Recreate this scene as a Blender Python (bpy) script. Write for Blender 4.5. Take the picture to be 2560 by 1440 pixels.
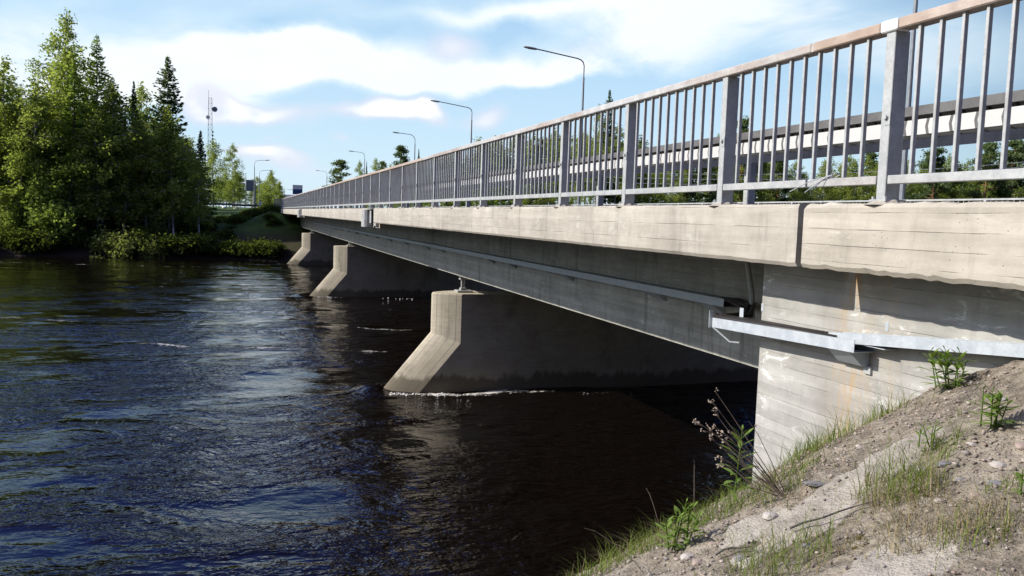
import bpy, math, random
import numpy as np
from mathutils import Vector, Matrix
for o in list(bpy.data.objects): bpy.data.objects.remove(o)
SC = bpy.context.scene
COL = SC.collection
R = math.radians

# ------------------------------------------------------------ camera
PITCH, ROLL, YAW, FPX = 4.708, 1.9, 17.638, 2110.0
cam = bpy.data.cameras.new('camera'); camo = bpy.data.objects.new('camera', cam); COL.objects.link(camo)
cam.sensor_fit = 'HORIZONTAL'; cam.sensor_width = 36.0; cam.lens = 36.0*FPX/2560
cam.clip_start = 0.05; cam.clip_end = 4000
CR = Matrix.Rotation(R(-YAW),3,'Z') @ Matrix.Rotation(R(90-PITCH),3,'X') @ Matrix.Rotation(R(ROLL),3,'Z')
camo.matrix_world = CR.to_4x4()
SC.camera = camo

# ------------------------------------------------------------ light
SUN_AZ, SUN_EL = 80.0, 34.2                      # azimuth from +Y towards -X
sdir = Vector((-math.sin(R(SUN_AZ))*math.cos(R(SUN_EL)), math.cos(R(SUN_AZ))*math.cos(R(SUN_EL)), math.sin(R(SUN_EL))))
sl = bpy.data.lights.new('sun','SUN'); sl.energy = 4.4; sl.angle = R(0.53); sl.color = (1,.93,.82)
so = bpy.data.objects.new('sun', sl); COL.objects.link(so); so.location = (-20,10,40)
so.rotation_euler = sdir.to_track_quat('Z','Y').to_euler()
SC.view_settings.view_transform = 'Standard'; SC.view_settings.look = 'None'
SC.view_settings.exposure = 0.62; SC.view_settings.gamma = 1
SC.cycles.max_bounces = 7; SC.cycles.transparent_max_bounces = 4; SC.cycles.diffuse_bounces = 4; SC.cycles.transmission_bounces = 5; SC.cycles.glossy_bounces = 3
SC.cycles.caustics_reflective = False; SC.cycles.caustics_refractive = False
SC.cycles.use_denoising = True

# ------------------------------------------------------------ node helper
class NT:
    def __init__(s, nt): s.nt = nt; nt.nodes.clear()
    def n(s, typ, ins=None, **kw):
        nd = s.nt.nodes.new(typ)
        for k,v in kw.items(): setattr(nd,k,v)
        if ins:
            for k,v in ins.items(): s.set(nd.inputs[k], v)
        return nd
    def set(s, sock, v):
        if hasattr(v,'is_output'): s.nt.links.new(v, sock)
        elif isinstance(v,(tuple,list)):
            sock.default_value = tuple(v)+((1,) if sock.type=='RGBA' and len(v)==3 else ())
        else: sock.default_value = v
    def m(s, op, a, b=None, c=None, clamp=False):
        nd = s.n('ShaderNodeMath', operation=op, use_clamp=clamp); s.set(nd.inputs[0],a)
        if b is not None: s.set(nd.inputs[1],b)
        if c is not None: s.set(nd.inputs[2],c)
        return nd.outputs[0]
    def v(s, op, a, b=None):
        nd = s.n('ShaderNodeVectorMath', operation=op); s.set(nd.inputs[0],a)
        if b is not None:
            if op=='SCALE': s.set(nd.inputs['Scale'],b)
            else: s.set(nd.inputs[1],b)
        return nd.outputs['Value'] if op in('DOT_PRODUCT','LENGTH') else nd.outputs[0]
    def noise(s, vec, scale, detail=3, rough=.55, dist=0, out=0):
        nd = s.n('ShaderNodeTexNoise', {'Vector':vec,'Scale':scale,'Detail':detail,'Roughness':rough,'Distortion':dist})
        return nd.outputs[out]
    def ramp(s, x, lo, hi, a=0., b=1.):
        nd = s.n('ShaderNodeMapRange', {'Value':x,'From Min':lo,'From Max':hi,'To Min':a,'To Max':b}, interpolation_type='SMOOTHSTEP')
        return nd.outputs[0]
    def mix(s, f, a, b, typ='MIX'):
        nd = s.n('ShaderNodeMix', data_type='RGBA', blend_type=typ)
        s.set(nd.inputs[0],f); s.set(nd.inputs[6],a); s.set(nd.inputs[7],b); return nd.outputs[2]
    def xyz(s, vec):
        nd = s.n('ShaderNodeSeparateXYZ', {0:vec}); return nd.outputs
    def comb(s,x,y,z): return s.n('ShaderNodeCombineXYZ',{0:x,1:y,2:z}).outputs[0]
    def bump(s, h, strength, dist, normal=None):
        nd = s.n('ShaderNodeBump', {'Height':h,'Strength':strength,'Distance':dist})
        if normal is not None: s.set(nd.inputs['Normal'], normal)
        return nd.outputs[0]

# ------------------------------------------------------------ sky
W = bpy.data.worlds.new('World'); SC.world = W; W.use_nodes = True
w = NT(W.node_tree)
d = w.n('ShaderNodeTexCoord').outputs['Generated']
sky = w.n('ShaderNodeTexSky', sky_type='NISHITA', sun_disc=False)
sky.sun_elevation = R(SUN_EL); sky.sun_rotation = R(-SUN_AZ); sky.air_density = 1.15; sky.dust_density = .35; sky.ozone_density = 1.6
sx,sy,sz = w.xyz(d)
zc = w.m('ADD', w.m('MAXIMUM', sz, 0.0), .13)
pl = w.comb(w.m('DIVIDE',sx,zc), w.m('DIVIDE',sy,zc), 0.0)
wob = w.noise(d, 2.6, 3, .5, 0, 1)
wobv = w.v('SCALE', w.v('SUBTRACT', wob, (.5,.5,.5)), .20)
dd = w.v('ADD', d, wobv)
wob2 = w.noise(d, 16., 4, .6, 0, 1)
dd = w.v('ADD', dd, w.v('SCALE', w.v('SUBTRACT', wob2, (.5,.5,.5)), .022))
def pdir(px,py):
    return (CR @ Vector(((px-1280)/FPX, -(py-720)/FPX, -1))).normalized()
def blob(px,py,rx,ry,amp,hard=1.0,rot=0,src=None):
    c = pdir(px,py); u = (pdir(px+10,py)-pdir(px-10,py)).normalized(); vv = c.cross(u).normalized()
    if rot:
        u,vv = u*math.cos(rot)+vv*math.sin(rot), vv*math.cos(rot)-u*math.sin(rot)
    a = w.m('MULTIPLY', w.v('DOT_PRODUCT', src or dd, tuple(u)), FPX/rx); a0 = 0
    oa = c.dot(u)*FPX/rx; ob = c.dot(vv)*FPX/ry
    a = w.m('SUBTRACT', a, oa)
    b = w.m('SUBTRACT', w.m('MULTIPLY', w.v('DOT_PRODUCT', src or dd, tuple(vv)), FPX/ry), ob)
    r2 = w.m('ADD', w.m('MULTIPLY',a,a), w.m('MULTIPLY',b,b))
    front = w.m('GREATER_THAN', w.v('DOT_PRODUCT', d, tuple(c)), 0.0)
    return w.m('MULTIPLY', w.m('MULTIPLY', w.m('EXPONENT', w.m('MULTIPLY', r2, -hard)), front), amp)
def total(lst):
    s = lst[0]
    for q in lst[1:]: s = w.m('ADD', s, q)
    return s
# thin high veil ahead and to the left (towards the sun), low sky behind the viewer darkened to cut fill
ahead = w.ramp(w.v('DOT_PRODUCT', d, (-.42,.90,0.)), -.02, .62)
veil = w.ramp(w.noise(pl, .55, 6, .58, .6), .40, .68, 0., .62)
veil = w.m('MULTIPLY', veil, w.ramp(sz, .27, .40, 1., .0))
hazy = w.ramp(sz, -.02, .30, .58, .0)
thick = total([blob(700,85,150,55,.65), blob(850,140,270,66,.95,.85,.06), blob(1060,168,300,36,.95,1,.05), blob(1380,200,320,24,.75), blob(560,130,120,60,.55),
   blob(250,100,400,110,.98), blob(1300,18,400,30,.75), blob(1700,60,300,50,.35), blob(1650,150,240,70,.50), blob(2000,110,480,80,.58), blob(2420,110,300,120,.52), blob(2200,30,300,40,.3), blob(520,200,90,40,.8), blob(1900,240,300,24,.25)])
cum = total([blob(985,258,62,34,1.5,1.3), blob(1050,254,38,32,1.4,1.5), blob(930,285,110,24,.85), blob(1190,278,76,30,.85), blob(505,215,60,44,1.5,1.2),
   blob(600,245,70,26,.75,1,.3), blob(690,278,120,34,.7,1,.2), blob(620,368,60,16,.7,1,.3), blob(720,384,80,20,1.0), blob(1110,92,90,40,.75),
   blob(880,358,40,14,.45,1,.4), blob(690,345,30,10,.4), blob(760,415,120,16,.45), blob(1530,150,170,50,.40), blob(1600,330,150,22,.25)])
gap = total([blob(640,20,160,34,.7), blob(900,40,150,28,.5), blob(800,226,300,24,.16,.8,.1), blob(1280,60,80,36,.6), blob(1350,260,220,36,.3), blob(1280,330,330,40,.40), blob(2150,245,380,40,.6), blob(740,315,200,30,.35)])
thick = w.m('MULTIPLY', thick, w.ramp(w.noise(w.comb(w.m('MULTIPLY',sx,3.),w.m('MULTIPLY',sy,3.),w.m('MULTIPLY',sz,7.)), 1.6, 5, .6, .5), .30, .62, .45, 1.15))
veil2 = w.m('SUBTRACT', w.m('ADD', veil, thick), gap, clamp=True)
veil2 = w.m('MULTIPLY', w.m('MAXIMUM', veil2, hazy), ahead)
edge = w.noise(d, 11., 6, .6)
cumd = w.ramp(w.m('MULTIPLY', cum, w.m('ADD', w.m('MULTIPLY',edge,1.1), .45)), .18, .85)
tex = w.noise(pl, 2.2, 5, .6)
vcol = w.mix(w.ramp(veil2,.35,1.0), (10.6,12.7,13.7), w.mix(tex,(12.6,13.6,14.2),(14.6,14.8,15.)))
base = w.n('ShaderNodeMix', data_type='RGBA', blend_type='MULTIPLY')
base.inputs[0].default_value = 1; w.set(base.inputs[6], sky.outputs[0]); w.set(base.inputs[7], w.mix(w.ramp(sz,.22,.54), w.mix(ahead,(.13,.165,.26),(1.50,1.70,1.90)), (.44,.80,2.4)))
pale = w.m('MULTIPLY', w.m('MULTIPLY',ahead,.72), w.ramp(sz,.25,.42,1.,0.))
c0 = w.mix(pale, base.outputs[2], (6.2,9.7,13.2))
c1 = w.mix(w.m('MULTIPLY',veil2,.90), c0, vcol)
ccol = w.mix(w.m('MULTIPLY', w.ramp(cum,.55,1.15), w.ramp(w.noise(w.v('ADD',d,(0,0,.012)), 13., 4, .55), .34,.56)), (10.5,10.9,12.6), (14.8,14.9,15.0))
cumd = w.m('MULTIPLY', cumd, .80)
c2 = w.mix(cumd, c1, ccol)
# glow lobe added round the unseen sun to fill girder and trees
glow = w.m('POWER', w.m('MAXIMUM', w.v('DOT_PRODUCT', d, tuple(sdir)), 0.), 10.)
c2 = w.v('ADD', c2, w.v('SCALE', (36.,34.,31.), glow))
# unseen cloud added high behind the viewer to fill the tree fronts
bk = w.m('MULTIPLY', w.m('MULTIPLY', w.ramp(sz,.34,.52), w.ramp(sy,-.05,-.40)), w.ramp(w.noise(pl,.9,5,.6),.40,.62))
c2 = w.mix(w.m('MULTIPLY',bk,.6), c2, (10.5,10.7,11.))
bg = w.n('ShaderNodeBackground', {'Color':c2,'Strength':.05})
w.nt.links.new(bg.outputs[0], w.n('ShaderNodeOutputWorld').inputs[0])

# ------------------------------------------------------------ terrain shape
def _h(ix,iy,s):
    n=np.sin(ix*127.1+iy*311.7+s*74.7)*43758.5453
    return n-np.floor(n)
def vnoise(x,y,s=0):
    x=np.asarray(x,float);y=np.asarray(y,float)
    ix=np.floor(x);iy=np.floor(y);fx=x-ix;fy=y-iy
    fx=fx*fx*(3-2*fx);fy=fy*fy*(3-2*fy)
    a=_h(ix,iy,s);b=_h(ix+1,iy,s);c=_h(ix,iy+1,s);d=_h(ix+1,iy+1,s)
    return (a+(b-a)*fx)*(1-fy)+(c+(d-c)*fx)*fy
def fbm(x,y,s=0,o=4):
    v=0;a=.5
    for i in range(o):
        v=v+a*(vnoise(x*2**i,y*2**i,s+i*3.7)-.5);a*=.5
    return v
ZW_Y=[-300,-20,2,3.3,3.8,4.2,4.7,5.48,6.3,7.5,9.5,12,20,300]
ZW_Z=[-.3,-.3,-.42,-.58,-.72,-.89,-1.2,-1.75,-2.37,-3.35,-5.0,-6.2,-7,-7]
def smooth(e0,e1,x):
    t=np.clip((x-e0)/(e1-e0),0,1);return t*t*(3-2*t)
def ground_z(X,Y):
    X=np.asarray(X,float);Y=np.asarray(Y,float)
    zw=np.interp(Y,ZW_Y,ZW_Z)
    u=4.34-X
    us=np.where(u<4,u,4+2.2*(1-np.exp(-(u-4)/2.2)))
    left=zw-.05-np.interp(Y,[-2,0,3],[.25,.30,.40])*us
    # natural relief on the open slope
    left=left+.16*fbm(X*.9+3,Y*.9,1)+.07*fbm(X*3.1,Y*3.1,5)*1.0+.03*fbm(X*9,Y*9,9,3)
    ur=X-17.7
    right=zw-.35*np.clip(ur,0,5)
    mid=np.where(Y<6.2,-.42,zw)
    near=np.where(X<4.66,left,np.where(X<17.7,mid,right))
    # far bank
    k=1.10; U=X/k; V=Y/k
    ysh=85+4.4*fbm(U*.06,U*0+.5,21)-3.5*smooth(-4,6,U)+np.clip(-U-25,0,400)*.05
    d=V-ysh
    far=np.where(d<0,-4.75+d*.35,-4.75+np.minimum(d,3.2)*.50)
    far=far+np.clip(d-3.2,0,26)*.112+np.clip(d-29,0,30)*.02
    far=np.maximum(far,-7)
    far=far+np.where(d>1,.5*fbm(U*.25,V*.25,31),0)*(1-smooth(-3,1,U)*(1-smooth(20,24,U)))
    far=far*k
    dx=np.maximum(np.maximum(3.3-X,X-18.9),0)
    e=.08-.42*np.hypot(dx,np.maximum(103-Y,0)*1.15)
    far=np.where(Y>84,np.maximum(far,e),far)
    far=np.where((X>3.6)&(X<18.6)&(Y>104),np.minimum(far,-.1+0*far),far)
    return np.where(Y<40,near,far)

# ------------------------------------------------------------ object helpers
def tag(o, label=None, cat=None, group=None, kind=None):
    if label: o['label'] = label
    if cat: o['category'] = cat
    if group: o['group'] = group
    if kind: o['kind'] = kind
    return o
def thing(name, loc, label, cat, group=None, rz=0):
    o = bpy.data.objects.new(name, None); o.location = loc; o.rotation_euler = (0,0,rz); COL.objects.link(o)
    o.empty_display_size = .2
    return tag(o, label, cat, group)
def meshobj(name, me, mat=None, parent=None, local=False):
    o = bpy.data.objects.new(name, me); COL.objects.link(o)
    if mat is not None and not me.materials: me.materials.append(mat)
    if parent is not None:
        o.parent = parent
        if not local:
            M = Matrix.Translation(parent.location) @ Matrix.Rotation(parent.rotation_euler.z,4,'Z')
            if parent.parent is not None: M = Matrix.Identity(4)
            o.matrix_parent_inverse = M.inverted()
    return o
def rawmesh(name, V, faces, smooth=False, var=None, uv=None):
    """V (n,3); faces: int array (m,3|4) or a list of lists"""
    me = bpy.data.meshes.new(name)
    V = np.asarray(V, np.float32)
    if isinstance(faces, np.ndarray):
        m,k = faces.shape
        me.vertices.add(len(V)); me.vertices.foreach_set('co', V.ravel())
        me.loops.add(m*k); me.loops.foreach_set('vertex_index', faces.astype(np.int32).ravel())
        me.polygons.add(m); me.polygons.foreach_set('loop_start', np.arange(0,m*k,k,dtype=np.int32))
        me.update(calc_edges=True); me.validate()
    else:
        me.from_pydata(V.tolist(), [], faces); me.update()
    if smooth: me.polygons.foreach_set('use_smooth', np.ones(len(me.polygons),bool))
    if var is not None:
        a = me.attributes.new('v','FLOAT','POINT'); a.data.foreach_set('value', np.asarray(var,np.float32))
    return me
KG=1.10                                           # girder, piers, river and far bank distance factor
class MB:
    def __init__(s): s.V=[]; s.F=[]
    def scl(s,k): s.V=[(a*k,b*k,c*k) for a,b,c in s.V]; return s
    def add(s, V, F):
        b=len(s.V); s.V += [tuple(v) for v in V]; s.F += [[i+b for i in f] for f in F]; return s
    def box(s, x0,x1,y0,y1,z0,z1, bev=0):
        if bev<=0:
            V=[(x,y,z) for z in(z0,z1) for y in(y0,y1) for x in(x0,x1)]
            return s.add(V,[[0,2,3,1],[4,5,7,6],[0,1,5,4],[2,6,7,3],[0,4,6,2],[1,3,7,5]])
        b=bev; V=[];
        for sx_ in(0,1):
            for sy_ in(0,1):
                for sz_ in(0,1):
                    X=(x0,x1)[sx_];Y=(y0,y1)[sy_];Z=(z0,z1)[sz_]
                    dx=b*(1-2*sx_);dy=b*(1-2*sy_);dz=b*(1-2*sz_)
                    V += [(X,Y+dy,Z+dz),(X+dx,Y,Z+dz),(X+dx,Y+dy,Z)]
        def I(a,b_,c,k): return (a*4+b_*2+c)*3+k
        F=[]
        F.append([I(0,0,0,0),I(0,0,1,0),I(0,1,1,0),I(0,1,0,0)]); F.append([I(1,0,0,0),I(1,1,0,0),I(1,1,1,0),I(1,0,1,0)])
        F.append([I(0,0,0,1),I(1,0,0,1),I(1,0,1,1),I(0,0,1,1)]); F.append([I(0,1,0,1),I(0,1,1,1),I(1,1,1,1),I(1,1,0,1)])
        F.append([I(0,0,0,2),I(0,1,0,2),I(1,1,0,2),I(1,0,0,2)]); F.append([I(0,0,1,2),I(1,0,1,2),I(1,1,1,2),I(0,1,1,2)])
        for a in(0,1):
            for c in(0,1):
                F.append([I(0,a,c,1),I(0,a,c,2),I(1,a,c,2),I(1,a,c,1)]); F.append([I(a,0,c,0),I(a,0,c,2),I(a,1,c,2),I(a,1,c,0)])
                F.append([I(a,c,0,0),I(a,c,0,1),I(a,c,1,1),I(a,c,1,0)])
        for a in(0,1):
            for b2 in(0,1):
                for c in(0,1): F.append([I(a,b2,c,0),I(a,b2,c,1),I(a,b2,c,2)])
        return s.add(V,F)
    def tube(s, pts, rad, n=8, cap=True):
        pts=[Vector(p) for p in pts]; rad = rad if isinstance(rad,(list,tuple)) else [rad]*len(pts)
        V=[];F=[]; up=Vector((.13,.31,.94))
        for i,p in enumerate(pts):
            t=(pts[min(i+1,len(pts)-1)]-pts[max(i-1,0)]).normalized()
            a=t.cross(up)
            if a.length<.05: a=t.cross(Vector((1,0,0)))
            a.normalize(); b=t.cross(a)
            for k in range(n):
                th=2*math.pi*k/n; V.append(p+(a*math.cos(th)+b*math.sin(th))*rad[i])
        for i in range(len(pts)-1):
            for k in range(n):
                F.append([i*n+k,i*n+(k+1)%n,(i+1)*n+(k+1)%n,(i+1)*n+k])
        if cap: F.append(list(range(n))); F.append([(len(pts)-1)*n+k for k in range(n-1,-1,-1)])
        return s.add(V,F)
    def build(s, name, mat, parent=None, local=False, smooth=False, fix=True):
        me=bpy.data.meshes.new(name); me.from_pydata(s.V,[],s.F)
        if fix:
            import bmesh
            bm=bmesh.new(); bm.from_mesh(me); bmesh.ops.recalc_face_normals(bm, faces=bm.faces); bm.to_mesh(me); bm.free()
        if smooth: me.shade_smooth() if hasattr(me,'shade_smooth') else None
        me.update()
        return meshobj(name, me, mat, parent, local)
def icos():
    t=(1+5**.5)/2
    V=np.array([(-1,t,0),(1,t,0),(-1,-t,0),(1,-t,0),(0,-1,t),(0,1,t),(0,-1,-t),(0,1,-t),(t,0,-1),(t,0,1),(-t,0,-1),(-t,0,1)],float)
    V/=np.linalg.norm(V[0])
    F=np.array([(0,11,5),(0,5,1),(0,1,7),(0,7,10),(0,10,11),(1,5,9),(5,11,4),(11,10,2),(10,7,6),(7,1,8),(3,9,4),(3,4,2),(3,2,6),(3,6,8),(3,8,9),(4,9,5),(2,4,11),(6,2,10),(8,6,7),(9,8,1)])
    return V,F
IV,IF = icos()

# ------------------------------------------------------------ materials
def mat(name):
    m=bpy.data.materials.new(name); m.use_nodes=True; t=NT(m.node_tree)
    return m,t
def out(t, sh): t.nt.links.new(sh.outputs[0], t.n('ShaderNodeOutputMaterial').inputs[0])
def bsdf(t, col, rough=.8, metal=0., normal=None, spec=.4):
    ins={'Base Color':col,'Roughness':rough,'Metallic':metal,'Specular IOR Level':spec}
    if normal is not None: ins['Normal']=normal
    return t.n('ShaderNodeBsdfPrincipled', ins)
def objco(t): return t.n('ShaderNodeTexCoord').outputs['Object']

def concrete(name, ca, cb, board=.11, board_axis='z', rust=None, rough_bottom=False, pits=1.0, white=0., streak=0., joint=.5, wet=None):
    m,t=mat(name); p=objco(t); x,y,z=t.xyz(p)
    big=t.noise(p,.9,5,.6); mid=t.noise(p,6.,5,.65); fine=t.noise(p,60.,3,.6)
    st=t.noise(t.comb(t.m('MULTIPLY',x,1.5),t.m('MULTIPLY',y,.9),t.m('MULTIPLY',z,14.)),1.,4,.6)
    f=t.m('ADD', t.m('MULTIPLY',big,.5), t.m('ADD', t.m('MULTIPLY',mid,.28), t.m('MULTIPLY',st,.35)))
    col=t.mix(t.ramp(f,.36,.78), ca, cb)
    # board marks left by the formwork
    bz=t.m('ADD', y if board_axis=='y' else z, t.m('MULTIPLY', t.m('SUBTRACT',t.noise(t.comb(0.,t.m('MULTIPLY',y,.8) if board_axis=='z' else t.m('MULTIPLY',z,.8),0.),2.,2),.5), .012))
    bi=t.m('FLOOR', t.m('DIVIDE',bz,board)); fr=t.m('FRACT', t.m('DIVIDE',bz,board))
    tone=t.n('ShaderNodeTexWhiteNoise',{'W':bi},noise_dimensions='1D').outputs[0]
    col=t.mix(.45, col, t.mix(1., col, t.mix(tone,(.78,.77,.74),(1.18,1.18,1.16)),'MULTIPLY'))
    line=t.ramp(t.m('ABSOLUTE',t.m('SUBTRACT',fr,.5)), .46,.5)
    line=t.m('MULTIPLY', line, t.ramp(t.noise(t.comb(x,t.m('MULTIPLY',y if board_axis=='z' else z,1.6),t.m('MULTIPLY',bi,3.7)),1.3,3), .42,.62) if board_axis=='z' else 1.)
    col=t.mix(t.m('MULTIPLY',line,joint), col, (.07,.065,.055))
    if streak:
        vs=t.noise(t.comb(x,t.m('MULTIPLY',y,4.),t.m('MULTIPLY',z,.6)),1.2,5,.65)
        col=t.mix(t.m('MULTIPLY',t.ramp(vs,.53,.70),streak), col, (.055,.052,.045))
    if white:
        wv=t.noise(t.comb(x,t.m('MULTIPLY',y,.8),t.m('MULTIPLY',z,2.6)),4.6,8,.75,.8)
        wm=t.m('MULTIPLY', t.ramp(wv,.54,.66), t.ramp(t.noise(p,1.1,2),.44,.60))
        col=t.mix(t.m('MULTIPLY',wm,white), col, (.62,.62,.60))
    if rust:
        for (ry,rw,ra) in rust:
            dy=t.m('ADD',t.m('SUBTRACT',y,ry), t.m('MULTIPLY',t.m('SUBTRACT',t.noise(t.comb(0.,t.m('MULTIPLY',y,2.5),z),1.9,6,.65),.5),.55))
            g=t.m('EXPONENT', t.m('MULTIPLY', t.m('POWER', t.m('DIVIDE',t.m('ABSOLUTE',dy),rw),2.), -1.))
            g=t.m('MULTIPLY', g, t.ramp(t.noise(t.comb(x,t.m('MULTIPLY',y,5.),t.m('MULTIPLY',z,1.1)),3.2,6,.7),.38,.66))
            col=t.mix(t.m('MULTIPLY',g,ra), col, (.36,.235,.105))
            g2=t.m('EXPONENT', t.m('MULTIPLY', t.m('POWER', t.m('DIVIDE',t.m('ABSOLUTE',t.m('SUBTRACT',dy,rw*1.6)),rw*.9),2.), -1.))
            col=t.mix(t.m('MULTIPLY',g2,ra*.28), col, (.10,.09,.085))
    pit=t.n('ShaderNodeTexVoronoi',{'Vector':p,'Scale':26.}).outputs['Distance']
    pm=t.m('MULTIPLY', t.ramp(pit,.05,.13,1.,0.), t.ramp(t.noise(p,3.,2),.50,.60))
    col=t.mix(t.m('MULTIPLY',pm,.75*pits), col, (.05,.045,.04))
    if wet is not None:
        wz=t.m('ADD', z, t.m('MULTIPLY', t.m('SUBTRACT', t.noise(t.comb(x,y,t.m('MULTIPLY',z,.3)),2.2,6,.7),.5), 1.0))
        col=t.mix(t.ramp(wz,wet-.12,wet+.10,.82,0.), col, (.035,.030,.022))
        col=t.mix(t.ramp(wz,wet+.1,wet+1.2,.30,0.), col, (.20,.17,.11))
    h=t.m('ADD', t.m('MULTIPLY',mid,.5), t.m('ADD', t.m('MULTIPLY',fine,.25), t.m('MULTIPLY',line,-.7)))
    h=t.m('SUBTRACT', h, t.m('MULTIPLY',pm,.9))
    out(t, bsdf(t,col,.9,0.,t.bump(h,.55,.012),.25)); return m
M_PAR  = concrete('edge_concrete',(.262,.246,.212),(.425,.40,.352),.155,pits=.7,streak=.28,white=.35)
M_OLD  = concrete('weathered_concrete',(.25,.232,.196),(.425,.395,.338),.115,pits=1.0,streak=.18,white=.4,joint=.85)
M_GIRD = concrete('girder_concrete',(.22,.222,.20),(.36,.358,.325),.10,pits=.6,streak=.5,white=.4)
M_WALL = concrete('wall_concrete',(.225,.222,.208),(.38,.378,.358),.10,rust=[(5.33,.17,.75),(4.95,.10,.3)],pits=.8,white=1.,streak=.22)
M_PIER = concrete('pier_concrete',(.30,.27,.21),(.46,.42,.335),.118,'y',joint=.6,pits=.35,streak=.3,white=.2,wet=-4.78)

def metal(name, ca, cb, rough=.45, metallic=.55, rust=0., sc=6.):
    m,t=mat(name); p=objco(t)
    a=t.noise(p,sc,5,.65); b=t.noise(p,sc*9,3,.6)
    f=t.ramp(t.m('ADD',t.m('MULTIPLY',a,.7),t.m('MULTIPLY',b,.3)),.35,.65)
    col=t.mix(f,ca,cb)
    if rust:
        x,y,z=t.xyz(p)
        r=t.noise(t.comb(t.m('MULTIPLY',x,2.),t.m('MULTIPLY',y,.35),t.m('MULTIPLY',z,2.)),1.3,6,.68)
        col=t.mix(t.m('MULTIPLY',t.ramp(r,.46,.60),rust),col,(.25,.165,.11))
    out(t,bsdf(t,col,t.m('ADD',t.m('MULTIPLY',b,.25),rough-.1),metallic,t.bump(b,.15,.004),.5)); return m
M_GALV = metal('galvanised_steel',(.275,.29,.29),(.40,.415,.41),.55,.2,.10,5.)
M_BAL  = metal('baluster_steel',(.275,.287,.287),(.40,.413,.41),.55,.2,.22,4.)
M_RAILR= metal('rusty_handrail_steel',(.30,.25,.21),(.40,.34,.29),.65,.1,.45)
M_RAIL = metal('handrail_steel',(.34,.34,.335),(.46,.455,.44),.55,.2,.5)
M_TRAY = metal('tray_steel',(.36,.40,.435),(.48,.52,.55),.45,.3,0,9.)
M_TRAYD= metal('painted_tray_steel',(.27,.31,.345),(.35,.39,.42),.55,.1,0,5.)
M_BEAM = metal('guard_rail_steel',(.40,.40,.39),(.50,.50,.485),.6,.1,0,3.)
_m,_t=mat('banded_guard_rail'); _p=objco(_t); _x,_y,_z=_t.xyz(_p)
_b=_t.m('FRACT',_t.m('DIVIDE',_t.m('ADD',_y,_t.m('MULTIPLY',_t.m('ABSOLUTE',_t.m('SUBTRACT',_z,.815)),.25)),.231))
_n=_t.noise(_p,3.,4,.6)
out(_t,bsdf(_t,_t.mix(_t.m('LESS_THAN',_b,.13),_t.mix(_n,(.42,.42,.41),(.52,.52,.505)),(.10,.10,.10)),.6,.1)); M_BEAM=_m
M_SHADE = metal('flange_shade',(.07,.07,.07),(.12,.12,.118),.7,.0,0,4.)  # shade of the barrier flanges put into a dark colour
M_LAMP = metal('lamp_steel',(.16,.18,.20),(.22,.24,.26),.5,.3)
M_DARK = metal('dark_steel',(.05,.05,.055),(.09,.09,.095),.6,.2)
def flat(name,col,rough=.6,var=.15,sc=8.):
    m,t=mat(name); p=objco(t)
    c2=tuple(min(1,c*(1+var)) for c in col); c1=tuple(c*(1-var) for c in col)
    n=t.noise(p,sc,4,.6)
    out(t,bsdf(t,t.mix(t.ramp(n,.3,.7),c1,c2),rough,0,t.bump(n,.2,.01))); return m
M_WHITE= flat('white_plastic',(.72,.73,.74),.4,.05)
M_CABLE= flat('black_cable_rubber',(.025,.022,.022),.5)
M_CABG = flat('grey_cable_sheath',(.32,.33,.34),.5)
M_GREY = flat('grey_sign_back',(.16,.18,.22),.5,.08)
M_BLUE = flat('blue_sign_paint',(.03,.07,.20),.4,.1)
M_ROOF = flat('grey_roof_sheet',(.13,.135,.16),.6,.1)
M_ASPH = flat('asphalt',(.055,.055,.055),.9,.25,20.)
M_ROCK = flat('pale_stone',(.36,.33,.30),.85,.3,9.)
M_ROCK2= flat('reddish_stone',(.27,.215,.18),.85,.3,9.)
M_ROCK3= flat('dark_grey_stone',(.17,.165,.175),.8,.3,9.)
M_PLANK= flat('house_wall_boards',(.30,.27,.2),.8,.1)
# ------------------------------------------------------------ ground
def nonuni(parts):
    a=[]
    for (s,e,st) in parts: a.append(np.arange(s,e-1e-6,st))
    a.append(np.array([parts[-1][1]])); return np.concatenate(a)
gx=nonuni([(-1200,-200,100),(-200,-50,10),(-50,-6,1.),(-6,.4,.16),(.4,4.3,.03),(4.3,4.72,.03),(4.72,19,.71),(19,60,1.5),(60,160,5),(160,400,20),(400,1600,100)])
gy=nonuni([(-400,-40,40),(-40,-2,2.),(-2,1.6,.15),(1.6,6.9,.03),(6.9,10,.2),(10,14,1),(14,80,6),(80,124,.6),(124,160,2),(160,300,10),(300,2200,100)])
GX,GY=np.meshgrid(gx,gy); GZ=ground_z(GX,GY)
nx,ny=len(gx),len(gy)
idx=np.arange(nx*ny).reshape(ny,nx)
gf=np.stack([idx[:-1,:-1],idx[:-1,1:],idx[1:,1:],idx[1:,:-1]],-1).reshape(-1,4)
SLABS=[(2.78,3.32,.62,.17,.25),(3.22,3.44,.28,.12,.2),(2.38,2.55,.26,.2,.3),(2.40,3.47,.2,.13,.6),(2.36,3.2,.14,.1,.4)]
def slabmask(X,Y):
    mk=np.zeros_like(X)
    for (cx,cy,a,b,rot) in SLABS:
        dx=X-cx;dy=Y-cy; u=dx*math.cos(rot)+dy*math.sin(rot); v=-dx*math.sin(rot)+dy*math.cos(rot)
        r=np.sqrt((u/a)**2+(v/b)**2)+.75*fbm(X*3.5,Y*3.5,77)+.5*fbm(X*13,Y*13,79)
        mk=np.maximum(mk,1-smooth(.92,1.01,r))
    return mk
near=(GX>.2)&(GX<4.34)&(GY>1)&(GY<7)
SM=slabmask(GX,GY)
clod=np.where(near, (1-SM)*(.062*np.abs(fbm(GX*7,GY*7,41))+.034*fbm(GX*20,GY*20,43,2)), 0)
GZ=GZ+clod+SM*.006
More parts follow.
